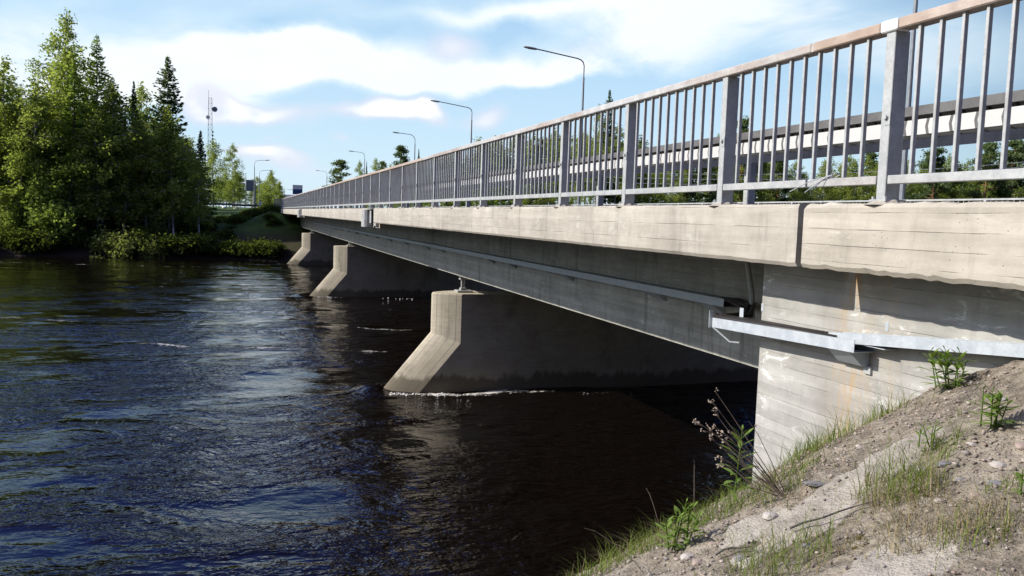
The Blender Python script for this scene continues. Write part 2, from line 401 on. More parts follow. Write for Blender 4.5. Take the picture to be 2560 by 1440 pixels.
gme=rawmesh('ground',np.stack([GX,GY,GZ],-1).reshape(-1,3),gf,True)
a=gme.attributes.new('slab','FLOAT','POINT'); a.data.foreach_set('value',SM.ravel().astype(np.float32))
mg,t=mat('ground_soil'); p=objco(t); x,y,z=t.xyz(p)
n1=t.noise(p,1.6,5,.6); n2=t.noise(p,14.,5,.65); n3=t.noise(p,70.,3,.6)
soil=t.mix(t.ramp(t.m('ADD',t.m('MULTIPLY',n2,.6),t.m('MULTIPLY',n1,.4)),.36,.64),(.12,.101,.076),(.295,.26,.205))
soil=t.mix(t.m('MULTIPLY',t.ramp(n3,.55,.7),.5),soil,(.34,.305,.25))
soil=t.mix(t.m('MULTIPLY',t.ramp(t.noise(p,3.1,4,.6),.52,.66),.45),soil,(.07,.06,.045))
sand=t.mix(t.ramp(t.noise(p,5.,6,.7),.35,.65),(.25,.225,.19),(.36,.33,.28))
sand=t.mix(t.m('MULTIPLY',t.ramp(n3,.58,.7),.4),sand,(.20,.18,.15))
sat=t.n('ShaderNodeAttribute',attribute_name='slab').outputs['Fac']
nearc=t.mix(t.ramp(t.m('ADD',sat,t.m('MULTIPLY',t.m('SUBTRACT',n2,.5),.5)),.35,.65),soil,sand)
grass=t.mix(t.ramp(t.noise(p,.5,6,.7),.3,.7),(.028,.055,.012),(.075,.12,.025))
forest=t.mix(t.noise(p,.8,5,.7),(.022,.022,.012),(.06,.055,.028))
gm=t.m('MULTIPLY',t.ramp(x,-11.,-5.),t.ramp(z,-3.2,-1.8))
farc=t.mix(gm,forest,grass)
mud=t.ramp(t.m('ADD',z,t.m('MULTIPLY',t.noise(p,1.2,3),.7)),-4.35,-3.6)
farc=t.mix(mud,(.018,.015,.012),farc)
out(t,bsdf(t,t.mix(t.ramp(y,20.,60.),nearc,farc),.95,0,t.bump(t.m('ADD',t.m('MULTIPLY',n3,.6),n2),1.,.03),.15))
tag(meshobj('ground',gme,mg),kind='structure')
rng=np.random.default_rng(7)

# ------------------------------------------------------------ water
WZ=-5.22
wx=nonuni([(-900,-120,60),(-120,-60,4),(-60,-24,.5),(-24,20,.2),(20,60,1.),(60,200,10),(200,1200,100)])
wy=nonuni([(4,8,.4),(8,46,.2),(46,108,.4)])
WX,WY=np.meshgrid(wx,wy)
boil=smooth(.02,.16,fbm(WX*.16+7,WY*.28,61,3))                       # slick upwellings
hz=(.10*fbm(WX*.42+.1*WY,WY*.75,51,2)+.11*(1-.75*boil)*fbm(WX*1.1+.3*WY,WY*1.6,53,3)+.05*fbm(WX*.12,WY*.2,55,2))
for (pxx,pyy) in ((3.85,24.86),(3.46,53.8),(3.52,85.9)):                # heaped water at the pier noses, trough behind
    dx=WX-pxx;dy=WY-pyy
    hz+=.16*np.exp(-((dx+.22)/.35)**2-(dy/.55)**2)
    hz-=.05*np.exp(-((dx-2.0)/1.4)**2-((np.abs(dy)-1.0)/.4)**2)
    hz+=.14*np.exp(-((np.abs(dy)-.95-.16*np.clip(dx,0,9))/.17)**2)*smooth(-.5,.3,dx)*np.exp(-np.clip(dx,0,99)/3.)*(.6+1.2*np.abs(fbm(WX*1.8,WY*1.1,88)))
nwx,nwy=len(wx),len(wy); idx=np.arange(nwx*nwy).reshape(nwy,nwx)
wf=np.stack([idx[:-1,:-1],idx[:-1,1:],idx[1:,1:],idx[1:,:-1]],-1).reshape(-1,4)
wme=rawmesh('river_water',np.stack([WX,WY,WZ+hz],-1).reshape(-1,3),wf,True)
FA=np.zeros_like(WX)
for (pxx,pyy,am) in ((3.85,24.86,.86),(3.46,53.8,.8),(3.52,85.9,.5)):
    dx=WX-pxx; dyn=-(WY-pyy)
    FA=np.maximum(FA,am*np.exp(-((dyn-.80-.10*np.clip(dx,0,20)+1.0*fbm(WX*.7,WY*0,91)*smooth(1,4,dx)+.6*fbm(WX*2.5,WY*1.5,92))/(.26+.02*np.clip(dx,0,20)))**2)*smooth(-.35,.5,dx)*np.exp(-np.clip(dx-2.,0,99)/6.))
for (x0,y0,x1,y1,am,wd) in ((-24,83.6,-3,79.5,.52,.5),(-13.5,49.5,-11,49.,.66,.35),(-1.5,49.5,9,45.5,.50,.30),(1,40.8,9,37.2,.54,.28),(-6,34.8,7,31.3,.56,.28),(-17,46,-6,41,.42,.9),(-12,36,-8,34.6,.40,.6)):
    L=math.hypot(x1-x0,y1-y0); ux,uy=(x1-x0)/L,(y1-y0)/L; u=(WX-x0)*ux+(WY-y0)*uy; v=-(WX-x0)*uy+(WY-y0)*ux+1.6*fbm(WX*.16,WY*.2,93)+.4*fbm(WX*.9,WY*.9,95)
    FA=np.maximum(FA,am*np.exp(-(v/wd)**2)*smooth(-1,1.5,u)*(1-smooth(L-1.5,L+1,u)))
fat=wme.attributes.new('foam','FLOAT','POINT'); fat.data.foreach_set('value',FA.ravel().astype(np.float32))
mw,t=mat('river_water'); p=objco(t); x,y,z=t.xyz(p)
q=t.comb(t.m('ADD',x,t.m('MULTIPLY',y,.25)),t.m('MULTIPLY',y,1.35),0.)
calm=t.ramp(t.noise(t.comb(t.m('MULTIPLY',x,.16),t.m('MULTIPLY',y,.30),0.),1.,4,.6,.7),.44,.60,1.,.16)
rd=t.m('ABSOLUTE',t.m('SUBTRACT',t.noise(q,.95,4,.6,.6),.5))
h=t.m('ADD', t.m('MULTIPLY',t.noise(q,2.0,3,.55,.4),.75), t.m('ADD', t.m('MULTIPLY',t.noise(q,7.,2,.5,.3),.14), t.m('MULTIPLY',rd,-1.1)))
h=t.m('MULTIPLY',t.m('MULTIPLY',h,calm),t.ramp(y,14.,75.,1.,.28))
ww=bsdf(t,(.0035,.0024,.0018),.03,0,t.bump(h,.9,.17),.5); ww.inputs['IOR'].default_value=1.333
fa=t.n('ShaderNodeAttribute',attribute_name='foam').outputs['Fac']
fn=t.noise(t.comb(t.m('MULTIPLY',x,1.),t.m('MULTIPLY',y,2.2),0.),4.5,7,.72,.8)
fn2=t.noise(t.comb(t.m('MULTIPLY',x,.55),t.m('MULTIPLY',y,.9),3.),1.,4,.65)
fm=t.m('MULTIPLY',t.ramp(t.m('ADD',t.m('MULTIPLY',fa,t.ramp(fn2,.38,.62,.30,.85)),fn),.84,1.06),t.ramp(fa,.04,.3))
fo=bsdf(t,(.62,.60,.55),.8,0)
mx=t.n('ShaderNodeMixShader',{0:fm}); t.nt.links.new(ww.outputs[0],mx.inputs[1]); t.nt.links.new(fo.outputs[0],mx.inputs[2]); out(t,mx)
tag(meshobj('river_water',wme,mw),kind='structure')

# foam
def foam_mesh(lines,seed):
    r=np.random.default_rng(seed); Vs=[];Fs=[];n=0
    for (pts,cnt,wid,sz,hh,ncl) in lines:
        pts=np.array(pts,float)*KG
        cl=r.random(ncl)**1.3*(len(pts)-1); cw=r.uniform(.3,1.6,ncl)
        for i in range(cnt):
            j=r.integers(ncl); u=np.clip(cl[j]+r.normal()*.06*cw[j]*(len(pts)-1),0,len(pts)-1.001); k=int(u); f=u-k
            c=pts[k]*(1-f)+pts[k+1]*f
            c=c+np.array([r.normal()*wid,r.normal()*wid*cw[j]])
            s=sz*r.uniform(.25,1.)*(.5+.5*cw[j])
            V=IV*np.array([s*r.uniform(1,3.),s*r.uniform(.4,1.),s*.4*hh])*(1+.45*r.normal(size=(12,1)))
            Vs.append(V+np.array([c[0],c[1],WZ+.01+hh*s*.5*r.random()])); Fs.append(IF+n); n+=12
    return rawmesh('foam',np.concatenate(Vs),np.concatenate(Fs),True)
mf,t=mat('white_foam'); p=objco(t)
out(t,bsdf(t,t.mix(t.ramp(t.noise(p,9.,3),.35,.6),(.30,.25,.19),(.66,.66,.64)),.75,0))
fl=[([(3.75,21.85),(4.6,21.62),(5.6,21.5),(6.6,21.42)],260,.08,.017,3.0,8),([(5.5,21.5),(7.5,21.25),(10,21.1),(13,21.)],60,.07,.02,1.6,9),
    ([(3.6,48.0),(5,47.7),(9,47.2)],50,.10,.04,1.8,6)]
tag(meshobj('foam',foam_mesh(fl,3),mf),'white foam streaks on the dark river, thickest beside the nearest pier','foam',kind='stuff')

# ------------------------------------------------------------ bridge
BR=thing('bridge',(11,55,-.3),'long grey concrete girder bridge crossing the dark river on three slanted-nose piers','bridge')
XP=3.955
def beam(y0,y1,seed,rough):
    """edge beam with a chipped lower edge and slightly uneven faces"""
    step=.06 if rough else .10
    ys=np.arange(y0,y1,step); ys=np.append(ys,y1)
    r=np.random.default_rng(seed); V=[];F=[]
    for yy in ys:
        j=.5*fbm(yy*1.3,0,seed+1)*.010; c=max(0,fbm(yy*4.2,0,seed+2)-.12)*(.10 if rough else .045); c2=max(0,fbm(yy*3.3,4,seed+3)-.17)*(.11 if rough else .06)
        n2=r.normal()*(.004 if rough else .0015)
        prof=[(4.36,.165),(XP+.05,.182+n2),(XP+.012+c2,.178-c2*.8+n2),(XP+j,.150-c2),(XP+j+n2*.5,-.05),(XP+j,-.262+c+n2),(XP+.02+c*.6,-.292+n2+c*.5),(XP+.12,-.296),(4.36,-.296)]
        V+=[(a,yy,b) for a,b in prof]
    k=9
    for i in range(len(ys)-1):
        for q in range(k): F.append([i*k+q,i*k+(q+1)%k,(i+1)*k+(q+1)%k,(i+1)*k+q])
    F.append(list(range(k))); F.append([(len(ys)-1)*k+q for q in range(k-1,-1,-1)])
    return MB().add(V,F)
YJ=5.42
# gaps in the edge beam where the steel drains pass
DR=[28.2,64.8,104.0]
beam(YJ,DR[0]-.75,3,False).build('edge_beam',M_PAR,BR)
beam(DR[0]+.75,DR[1]-.8,4,False).build('edge_beam',M_PAR,BR)
beam(DR[1]+.8,103.4,5,False).build('edge_beam',M_PAR,BR)
o=beam(-14,YJ-.07,6,True).build('edge_beam',M_OLD,BR); o['label']='rough pitted edge beam at the near end with chipped lower edge'
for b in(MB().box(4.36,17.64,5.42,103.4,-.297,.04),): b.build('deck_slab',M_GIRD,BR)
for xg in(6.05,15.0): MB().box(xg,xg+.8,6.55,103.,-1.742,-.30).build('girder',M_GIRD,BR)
MB().box(17.64,18.15,-14,104,-.295,.17).build('edge_beam',M_PAR,BR)
MB().box(5.0,17.2,5.0,6.53,-7.5,-.33).build('abutment',M_WALL,BR)
MB().box(4.45,5.0,-14,6.55,-7.5,-.30,.012).build('wing_wall',M_WALL,BR)
MB().box(17.1,17.7,-14,6.55,-7.5,-.30).build('wing_wall',M_WALL,BR)
MB().box(5.0,17.1,-14,5.0,-.44,.03).build('approach_slab',M_ASPH,BR)
MB().box(4.36,17.64,-14,5.36,.034,.05).build('road_surface',M_ASPH,BR)
MB().box(4.37,17.63,5.42,103.4,.044,.06).build('road_surface',M_ASPH,BR)
# far abutment with short return wing
MB().box(5.0,17.2,102.9,107,-7,-.33).build('abutment',M_GIRD,BR)
MB().box(4.3,5.0,101.5,107.,-7,-.30,.02).build('wing_wall',M_GIRD,BR)
MB().box(3.2,4.36,103.45,104.3,-.42,.16,.02).build('edge_beam',M_PAR,BR)
MB().box(4.36,17.64,103.45,180,-.30,.05).build('road_surface',M_ASPH,BR)
# dark gap plates over the drains and the drains themselves
for i,yd in enumerate(DR[:2]):
    L=.75 if i==0 else .8
    MB().box(4.16,4.36,yd-L,yd+L,-.46,.13).build('beam_recess',M_OLD,BR)  # block lengthened downward to keep sun slivers off the girder
    b=MB(); b.box(3.84,3.87,yd-.62,yd+.62,-.42,.13); b.box(3.87,4.155,yd+.58,yd+.62,-.42,.13); b.box(3.87,4.155,yd-.62,yd-.58,-.42,.13); b.box(3.80,4.155,yd-.70,yd+.70,.135,.15)
    b=MB(); b.tube([(3.92,yd+.45,-.44),(3.92,yd+.45,.13)],.20,14); b.box(3.90,3.93,yd-.55,yd-.25,-.30,.10); b.box(3.86,4.155,yd-.70,yd+.70,.135,.152); b.box(4.10,4.155,yd-.55,yd+.3,-.40,.13)
    b.build('drain_chute',M_GALV,BR)
b=MB(); b.tube([(3.92,103.2,-.44),(3.92,103.2,.10)],.2,12); b.box(3.86,3.95,102.4,103.3,.11,.13); b.build('drain_chute',M_GALV,BR)
# rod hanging behind the near end of the girder
MB().tube([(5.2,8.0,-.275),(5.2,7.84,-.72),(5.2,7.80,-1.05)],.03,8).scl(KG).build('drain_pipe',M_GALV,BR)
# piers
def pier(yc,ztop,rr,xl,s_slope):
    N=14; D=.78; V=[];F=[]
    zk0=-3.17*KG; al=math.atan(s_slope); tz=math.tan(al/2); zb=-7.6
    prof=[]
    for i in range(N+1):
        u=2*i/N-1; prof.append((xl+D*abs(u)**1.62, yc+rr*u))
    seq=[]
    for (x,y) in prof:
        zk=zk0-tz*(x-xl); seq.append(((x,y,ztop-.02),(x,y,zk),(x-(zk-zb)*s_slope,y,zb)))
    for a,b,c in seq: V+= [a,b,c]
    for i in range(N):
        F.append([i*3,i*3+1,(i+1)*3+1,(i+1)*3]); F.append([i*3+1,i*3+2,(i+1)*3+2,(i+1)*3+1])
    e=len(V); XR=17.3
    V+=[(XR,yc-rr,ztop-.02),(XR,yc-rr,-7.6),(XR,yc+rr,ztop-.02),(XR,yc+rr,-7.6)]
    F.append([0,1,2,e+1,e]); F.append([N*3,N*3+1,N*3+2,e+3,e+2][::-1]); F.append([e,e+1,e+3,e+2])
    F.append([i*3 for i in range(N+1)]+[e+2,e])
    m=MB().add(V,F); p=m.build('pier',M_PIER,BR)
    b=MB(); V=list(prof)
    V+=[(XR,yc+rr),(XR,yc-rr)]; k=len(V)
    b.add([(a_,c_,ztop-.018) for a_,c_ in V]+[(a_+(.03 if a_<9 else 0),c_,ztop+.03) for a_,c_ in V],[[i,(i+1)%k,k+(i+1)%k,k+i] for i in range(k)]+[list(range(k,2*k))])
    c=b.build('pier_cap',M_PIER,p)
    for xb in(6.30,15.3):
        q=MB(); q.box(xb-.18,xb+.3,yc-.2,yc+.2,ztop+.03,ztop+.10,.01); q.box(xb-.05,xb+.12,yc-.10,yc+.10,ztop+.10,ztop+.17); 
        q.tube([(xb,yc,ztop+.17),(xb,yc,-1.89)],.03,8); q.tube([(xb+.07,yc-.02,ztop+.17),(xb+.07,yc-.02,-1.89)],.02,8); q.box(xb-.07,xb+.2,yc-.12,yc+.12,-1.90,-1.744)
        q.build('bearing',M_GALV,p)
    # concrete diaphragm that hides the light under the deck
    return p
for (yc,zt,rr,xl) in((24.86,-2.32,.62,5.37),(53.8,-2.09,.62,5.30),(85.9,-2.13,.62,5.35)): pier(yc,zt,rr,xl,.83)

# ------------------------------------------------------------ railing
RL=thing('bridge_railing',(4.05,5,.18),'tall steel picket railing running along the near edge of the bridge','railing')
PY=[4.62+2*k for k in range(-4,50)]
def post_mesh():
    b=MB(); b.box(0,.12,-.04,.042,-.02,1.115,.004); b.box(-.022,.142,-.075,.077,.012,.026); b.tube([(-.006,-.055,.026),(-.006,-.055,.045)],.011,6); b.tube([(-.006,.057,.026),(-.006,.057,.045)],.011,6)
    b.box(-.004,0,-.045,.0,.51,.59); b.tube([(-.02,-.012,.56),(0,-.012,.56)],.016,6); b.tube([(-.006,-.012,.56),(-.002,-.012,.56)],.024,8)
    return b
pm0=None
for y in PY:
    if pm0 is None: o=post_mesh().build('post',M_GALV,RL); pm0=o.data
    else: o=meshobj('post',pm0,None,RL)
    o.location=(4.0,y,.18)
# mortar pads under the posts
pad0=None
for y in PY:
    if pad0 is None:
        r=random.Random(4); V=[];k=8
        for i in range(k):
            th=2*math.pi*i/k; V.append((.055+.13*math.cos(th)*r.uniform(.8,1.1),.12*math.sin(th)*r.uniform(.9,1.3),-.01))
        for i in range(k):
            th=2*math.pi*i/k; V.append((.055+.075*math.cos(th),.085*math.sin(th),.017+r.uniform(0,.012)))
        o=MB().add(V,[[i,(i+1)%k,k+(i+1)%k,k+i] for i in range(k)]+[list(range(k,2*k))]).build('mortar_pad',M_OLD,RL); pad0=o.data
    else: o=meshobj('mortar_pad',pad0,None,RL)
    o.location=(4.0,y,.18)
ZT0,ZT1=1.295,1.365
def rail(y0,y1,m,z0=ZT0,z1=ZT1,x0=3.985,x1=4.10,name='handrail',bev=.008):
    return MB().box(x0,x1,y0,y1,z0,z1,bev).build(name,m,RL)
o=rail(-4,4.55,M_RAILR); o['label']='rusty brown length of handrail at the near end'
o=rail(4.71,5.40,M_RAILR); o['label']='short rusty length of handrail beside the expansion joint'
rail(4.555,4.705,M_WHITE,1.292,1.368,3.982,4.103,'handrail_sleeve')
rail(5.43,19.9,M_RAIL); rail(19.93,43.,M_RAILR); rail(43.02,103.3,M_RAIL)
rail(5.30,5.55,M_RAIL,1.300,1.360,3.992,4.09,'handrail_sleeve',0)
def brail(y0,y1,m): return MB().box(4.0,4.05,y0,y1,.305,.362,.004).build('bottom_rail',m,RL)
for i in range(len(PY)-1):
    a,bq=PY[i]+.052,PY[i+1]-.052
    if a<5.4<bq: brail(a,5.395,M_BAL); brail(5.42,bq,M_GALV)
    elif i<14: brail(a,bq,M_GALV)
b=MB()
for i in range(14,len(PY)-1): b.box(4.0,4.05,PY[i]+.052,PY[i+1]-.052,.305,.362)
b.build('bottom_rail',M_GALV,RL)
ym=[]
for i in range(len(PY)-1):
    for k in range(10): ym.append(PY[i]+1.0+(k-4.5)*.171)
ym=[y for y in ym if y>2.2]
bm0=None; rest=MB()
for i,y in enumerate(ym):
    if i<100:
        if bm0 is None:
            o=MB().box(-.015,.015,-.011,.011,0,.932,.002).build('baluster',M_BAL,RL); bm0=o.data
        else: o=meshobj('baluster',bm0,None,RL)
        o.location=(4.026,y,.363)
    else: rest.box(4.011,4.041,y-.011,y+.011,.363,1.294)
tag(rest.build('baluster',M_BAL,RL),kind='stuff')
# return of the railing at the far end
b=MB(); b.box(3.2,4.05,103.48,103.54,1.29,1.36); b.box(3.2,4.05,103.48,103.53,.30,.36); b.box(3.2,3.3,103.46,103.56,.15,1.29)
for k in range(12): b.box(3.34+k*.055,3.37+k*.055,103.49,103.52,.36,1.29)
b.build('return_panel',M_BAL,RL)
# white cable tie left knotted on the bottom rail
b=MB(); b.tube([(3.99,5.20,.37),(3.95,5.31,.34),(3.90,5.46,.27)],.0035,6); b.tube([(3.99,5.17,.37),(3.95,5.23,.32),(3.92,5.31,.26)],.0035,6); b.tube([(3.99,5.1,.385),(3.985,5.22,.36)],.005,6)
b.tube([(3.995,5.12,.37),(4.0,5.08,.40),(4.05,5.09,.39),(4.05,5.15,.37),(3.99,5.16,.37)],.004,6)
tag(b.build('cable_tie',M_CABG),'white cable tie knotted on the bottom rail above the expansion joint','cable tie')

# crash barrier: W beam on posts
CB=thing('crash_barrier',(5.05,5,.06),'pale steel crash barrier with a ribbed beam between footway and road','barrier')
def wbeam(x,y0,y1,zc,h=.31,dep=.11,th=.004):
    z=np.array([-.5,-.46,-.31,-.25,-.19,.19,.25,.31,.46,.5])*h; xx=np.array([0,.05,.85,1,0,0,1,.85,.05,0])*dep
    k=len(z); V=[]
    for y in(y0,y1):
        for i in range(k): V.append((x+xx[i],y,zc+z[i]))
    for y in(y0,y1):
        for i in range(k): V.append((x+xx[i]+th,y,zc+z[i]))
    F=[[i,i+1,k+i+1,k+i] for i in range(k-1)]+[[2*k+i,3*k+i,3*k+i+1,2*k+i+1] for i in range(k-1)]
    return V,F
b=MB()
y=-9.
while y<104:
    b.add(*wbeam(5.0+.004*(int(y/4)%2),y,y+4.06,.815)); y+=4.
b.build('ribbed_beam',M_BEAM,CB,fix=False)
MB().box(4.985,5.0,-9,104,.905,.978).build('upper_flange_shade',M_SHADE,CB); MB().box(4.99,5.005,-9,104,.648,.722).build('lower_flange_shade',M_SHADE,CB)  # dark strips carry painted shade above and below the beam centre
for y in np.arange(-8.1,104,4.): MB().box(5.095,5.18,y-.05,y+.05,.06,.98,.004).build('barrier_post',M_GALV,CB)

# far railing
FR=thing('far_railing',(18.,5,.17),'low steel railing with short bars on the far side of the bridge deck','railing')
b=MB(); b.box(17.96,18.04,-8,104,.86,.905); b.build('handrail',M_GALV,FR)
b=MB(); b.box(17.98,18.02,-8,104,.34,.38); b.build('bottom_rail',M_GALV,FR)
for y in np.arange(-7,104,2.): MB().box(17.96,18.04,y-.04,y+.04,.15,.86).build('post',M_GALV,FR)
b=MB()
for y in np.arange(-7.8,50,.17): b.box(17.99,18.01,y-.011,y+.011,.38,.86)
tag(b.build('baluster',M_GALV,FR),kind='stuff')

# ------------------------------------------------------------ cable trays
CT=thing('cable_tray',(5.4,8.6,-1.),'long grey cable tray fixed along the side of the bridge girder','cable tray')
b=MB(); b.box(5.30,5.305,8.55,70,-.945,-.85); b.box(5.305,5.495,8.55,70,-.945,-.94); b.box(5.305,5.495,8.55,70,-.855,-.85); b.scl(KG).build('tray',M_TRAYD,CT)
for y in (8.85,10.34,13.75,17.03,18.67,23.79,25.89,29.5,33,36.5,40,43.5,47,50.5,54):
    V=[(5.31,y-.02,-.946),(5.495,y-.02,-.946),(5.495,y-.02,-1.06),(5.45,y-.02,-1.03)]; V+=[(a_,y+.30,c_) for a_,_,c_ in V]
    MB().add(V,[[0,1,2,3],[4,7,6,5],[0,4,5,1],[1,5,6,2],[2,6,7,3],[3,7,4,0]]).scl(KG).build('bracket',M_TRAYD,CT)
KW=1.0265
LT=thing('cable_channel',(4.25,6.0,-.9),'shiny galvanised cable channel bracketed to the sunlit abutment wall near its corner','cable tray')
def channel(x0,x1,ya,za,yb,zb,h,par,m=M_TRAY):
    b=MB(); th=.004
    def pr(u0,u1,w0,w1):
        V=[]
        for (yy,zz) in((ya,za),(yb,zb)): V+=[(u0,yy,zz+w0),(u1,yy,zz+w0),(u1,yy,zz+w1),(u0,yy,zz+w1)]
        b.add(V,[[0,1,2,3],[4,7,6,5],[0,4,5,1],[1,5,6,2],[2,6,7,3],[3,7,4,0]])
    pr(x0,x0+th,-h,0); pr(x0+th,x1,-h,-h+th); pr(x1-th,x1,-h+th,0); pr(x0+th,x0+.012,-.004,0)
    return b.scl(KW).build('channel',m,par)
channel(4.14,4.335,4.94,-.785,6.86,-.855,.088,LT)
V=[(4.15,5.0,-.874),(4.33,5.0,-.874),(4.33,5.0,-1.00),(4.27,5.0,-.985)]; V+=[(a_,5.26,c_) for a_,_,c_ in V]
MB().add(V,[[0,1,2,3],[4,7,6,5],[0,4,5,1],[1,5,6,2],[2,6,7,3],[3,7,4,0]]).scl(KW).build('bracket',M_TRAYD,LT)
b=MB(); b.box(4.315,4.337,4.965,5.035,-1.04,-.985); b.scl(KW).build('bracket_clip',M_GALV,LT)
b=MB(); b.box(4.11,4.155,6.86,6.866,-.95,-.79); b.tube([(4.14,6.84,-.94),(4.24,6.7,-1.06),(4.30,6.64,-1.06)],.008,6); b.box(4.30,4.306,6.60,6.66,-.84,-.74); b.scl(KW).build('end_plate',M_TRAY,LT)
LT2=thing('cable_channel',(4.27,4,-.75),'pale galvanised cable channel rising along the abutment wall toward the near bank','cable tray')
channel(4.20,4.335,2.6,-.515,5.30,-.775,.075,LT2)
MB().box(4.21,4.33,4.72,4.93,-.82,-.815).scl(KW).build('joint_plate',M_TRAY,LT2)
# cables dropping from tray to channel
b=MB(); r=random.Random(3)
for k in range(11):
    a0=k/10.; x0=5.33+.14*a0; x1=4.17+.13*a0
    b.tube([(x0*KG,10.1,-.99+.02*r.random()),(x0*KG,9.3,-.97+r.uniform(-.02,.05)),(x0*KG-.2,8.7,-.96+r.uniform(-.06,.06)),(x0*KG-.7,8.0,-1.0+r.uniform(-.05,.05)),(x1*KW+.2,7.4,-.92+r.uniform(-.04,.03)),(x1*KW,7.03,-.867),(x1*KW,6.46,-.857+.012*r.random()),(x1*KW,5.34,-.822)],.018,7)
tag(b.build('cable_bundle',M_CABLE,smooth=True),'bundle of black cables sagging from the girder tray into the wall channel','cables')
for yy,zz in((4.85,-.68),(6.36,-.71)):
    b=MB(); b.box(4.332,4.3385,yy-.018,yy+.018,zz-.028,zz+.04,.002); b.tube([(4.330,yy,zz+.02),(4.3315,yy,zz+.02)],.006,6)
    tag(b.scl(KW).build('wall_plate',M_TRAY),'small white metal plate screwed to the abutment wall '+('above the rising channel' if yy<5 else 'close to its corner edge'),'plate')
# ------------------------------------------------------------ street lamps
def lamp_parts(root,H,arm,dirx,style=0):
    b=MB(); pts=[(0,0,0),(0,0,H*.42),(0,0,H-1.0)]; b.tube(pts,[.085,.075,.055],10)
    b.tube([(0,0,-.05),(0,0,.9)],.11,10); b.build('pole',M_LAMP,root,True)
    b=MB()
    if style==0: p=[(0,0,H-1.0),(0,0,H-.35),(dirx*.06,0,H-.16),(dirx*.2,0,H-.04),(dirx*.4,0,H+.02),(dirx*arm,0,H+.33)]
    else: p=[(0,0,H-1.0),(0,0,H-.5),(dirx*.15,0,H-.15),(dirx*.5,0,H+.05),(dirx*arm,0,H+.15)]
    b.tube(p,.035,8); b.build('arm',M_LAMP,root,True)
    e=p[-1]; V=[];F=[]
    secs=[(-.05,.05,.05),(.1,.10,.08),(.45,.13,.09),(.7,.09,.06),(.78,.03,.02)]
    for (u,wd,ht) in secs:
        for i in range(8):
            th=2*math.pi*i/8; V.append((e[0]+dirx*u,wd*math.cos(th),e[2]+.08*u+ht*math.sin(th)*(.7 if math.sin(th)>0 else 1)))
    for i in range(4):
        for k in range(8): F.append([i*8+k,i*8+(k+1)%8,(i+1)*8+(k+1)%8,(i+1)*8+k])
    F+= [list(range(8)),[32+k for k in range(8)]]
    MB().add(V,F).build('lamp_head',M_GALV,root,True,True)
LG='street lamps along the far side of the bridge'
for (y,H,arm,st,lab) in ((20.3,9.2,2.9,0,'tall grey street lamp whose pole passes just right of the largest railing post'),
    (45.55,9.1,2.9,0,'grey street lamp with the highest lamp head in view, above the middle of the railing'),
    (70.6,9.2,2.85,0,'grey street lamp with a bent arm in front of the small round clouds'),
    (95.9,9.0,1.85,1,'street lamp on a thick pole beside the two dark pine tops'),
    (138.5,9.7,1.85,1,'small distant street lamp right of the lone dark pine'),
    (205,9.5,1.8,1,'tiniest street lamp in the row, arm just clearing the far handrail')):
    r0=thing('street_lamp',(18.35,y,.05),lab,'street lamp',LG); lamp_parts(r0,H,arm,-1,st)
for (x,y,H,lab) in((1.45,150,8.0,'street lamp with its arm to the right beside the grey sign boards'),(2.6,172,7.2,'thinner lower street lamp just right of the one by the sign boards')):
    r0=thing('street_lamp',(x,y,float(ground_z(x,y))),lab,'street lamp','street lamps beyond the far end of the bridge'); lamp_parts(r0,H,1.7,1,1)

# ------------------------------------------------------------ far roadside things
gz=lambda x,y: float(ground_z(x,y))
r0=thing('road_sign',(.4,160,gz(.4,160)),'pair of large grey sign boards seen from behind on white posts','sign')
z0=gz(.4,160)
MB().box(1.55-1.42,1.55,160,160.12,3.35,5.35,.02).build('board',M_GREY,r0); MB().box(-1.35,.10,160.0,160.12,4.15,4.75,.02).build('board',M_GREY,r0)
MB().box(-1.35,-.80,160.02,160.10,1.6,4.14,.02).build('board',M_GREY,r0)
for xx,zt in((-1.5,3.6),(0.05,6.4),(1.35,3.4),(1.75,5.2)): MB().tube([(xx,159.9,z0-.2),(xx,159.9,zt)],.075,8).build('post',M_WHITE if xx!=1.75 else M_GREY,r0)
r0=thing('direction_sign',(9.2,165,.05),'direction sign with white top and blue lower half above the far railing','sign')
MB().box(8.6,10.2,165,165.08,4.15,4.85).build('white_panel',M_WHITE,r0); MB().box(8.6,10.2,165,165.08,3.3,4.146).build('blue_panel',M_BLUE,r0)
MB().box(8.5,10.3,165.085,165.16,3.2,4.95).build('frame',M_GREY,r0)
for xx in (8.9,9.9): MB().tube([(xx,165.2,0),(xx,165.2,4.8)],.07,8).build('post',M_GALV,r0)
b=MB(); b.tube([(7.0,165.2,0),(7.0,165.2,4.1),(8.5,165.2,4.0)],.05,8); b.build('side_post',M_GALV,r0)
r0=thing('guard_rail',(-2,139,gz(-2,139)),'long dark roadside guard rail on white posts above the grassy embankment','guard rail')
b=MB()
for x in np.arange(-14,5.4,1.): b.box(x,x+1.,139,139.06,gz(x,139)+.45,gz(x,139)+.78)
b.build('rail_beam',M_DARK,r0)
b=MB()
for x in np.arange(-14,5.4,1.): b.box(x,x+1.,138.99,139.02,gz(x,139)+1.0,gz(x,139)+1.05)
b.build('top_wire',M_GALV,r0)
for x in np.arange(-13.5,5.4,1.6): MB().box(x,x+.09,139.07,139.16,gz(x,139)-.2,gz(x,139)+1.1).build('post',M_WHITE,r0)
b=MB()  # stand-in lumps added for unidentified pale spots below the guard rail
for pxx in (-3.0,):
    V,F=IV*np.array([.42,.3,.24])*(1+.12*rng.normal(size=(12,1))),IF
    b.add((V+np.array([pxx,136.5,gz(pxx,136.5)+.2])).tolist(),F.tolist())
tag(b.build('pale_object',M_WHITE,smooth=True),'bright white rounded shape on the grass below the dark guard rail','pale_object')
V,F=IV*np.array([.5,.3,.16])*(1+.12*rng.normal(size=(12,1))),IF
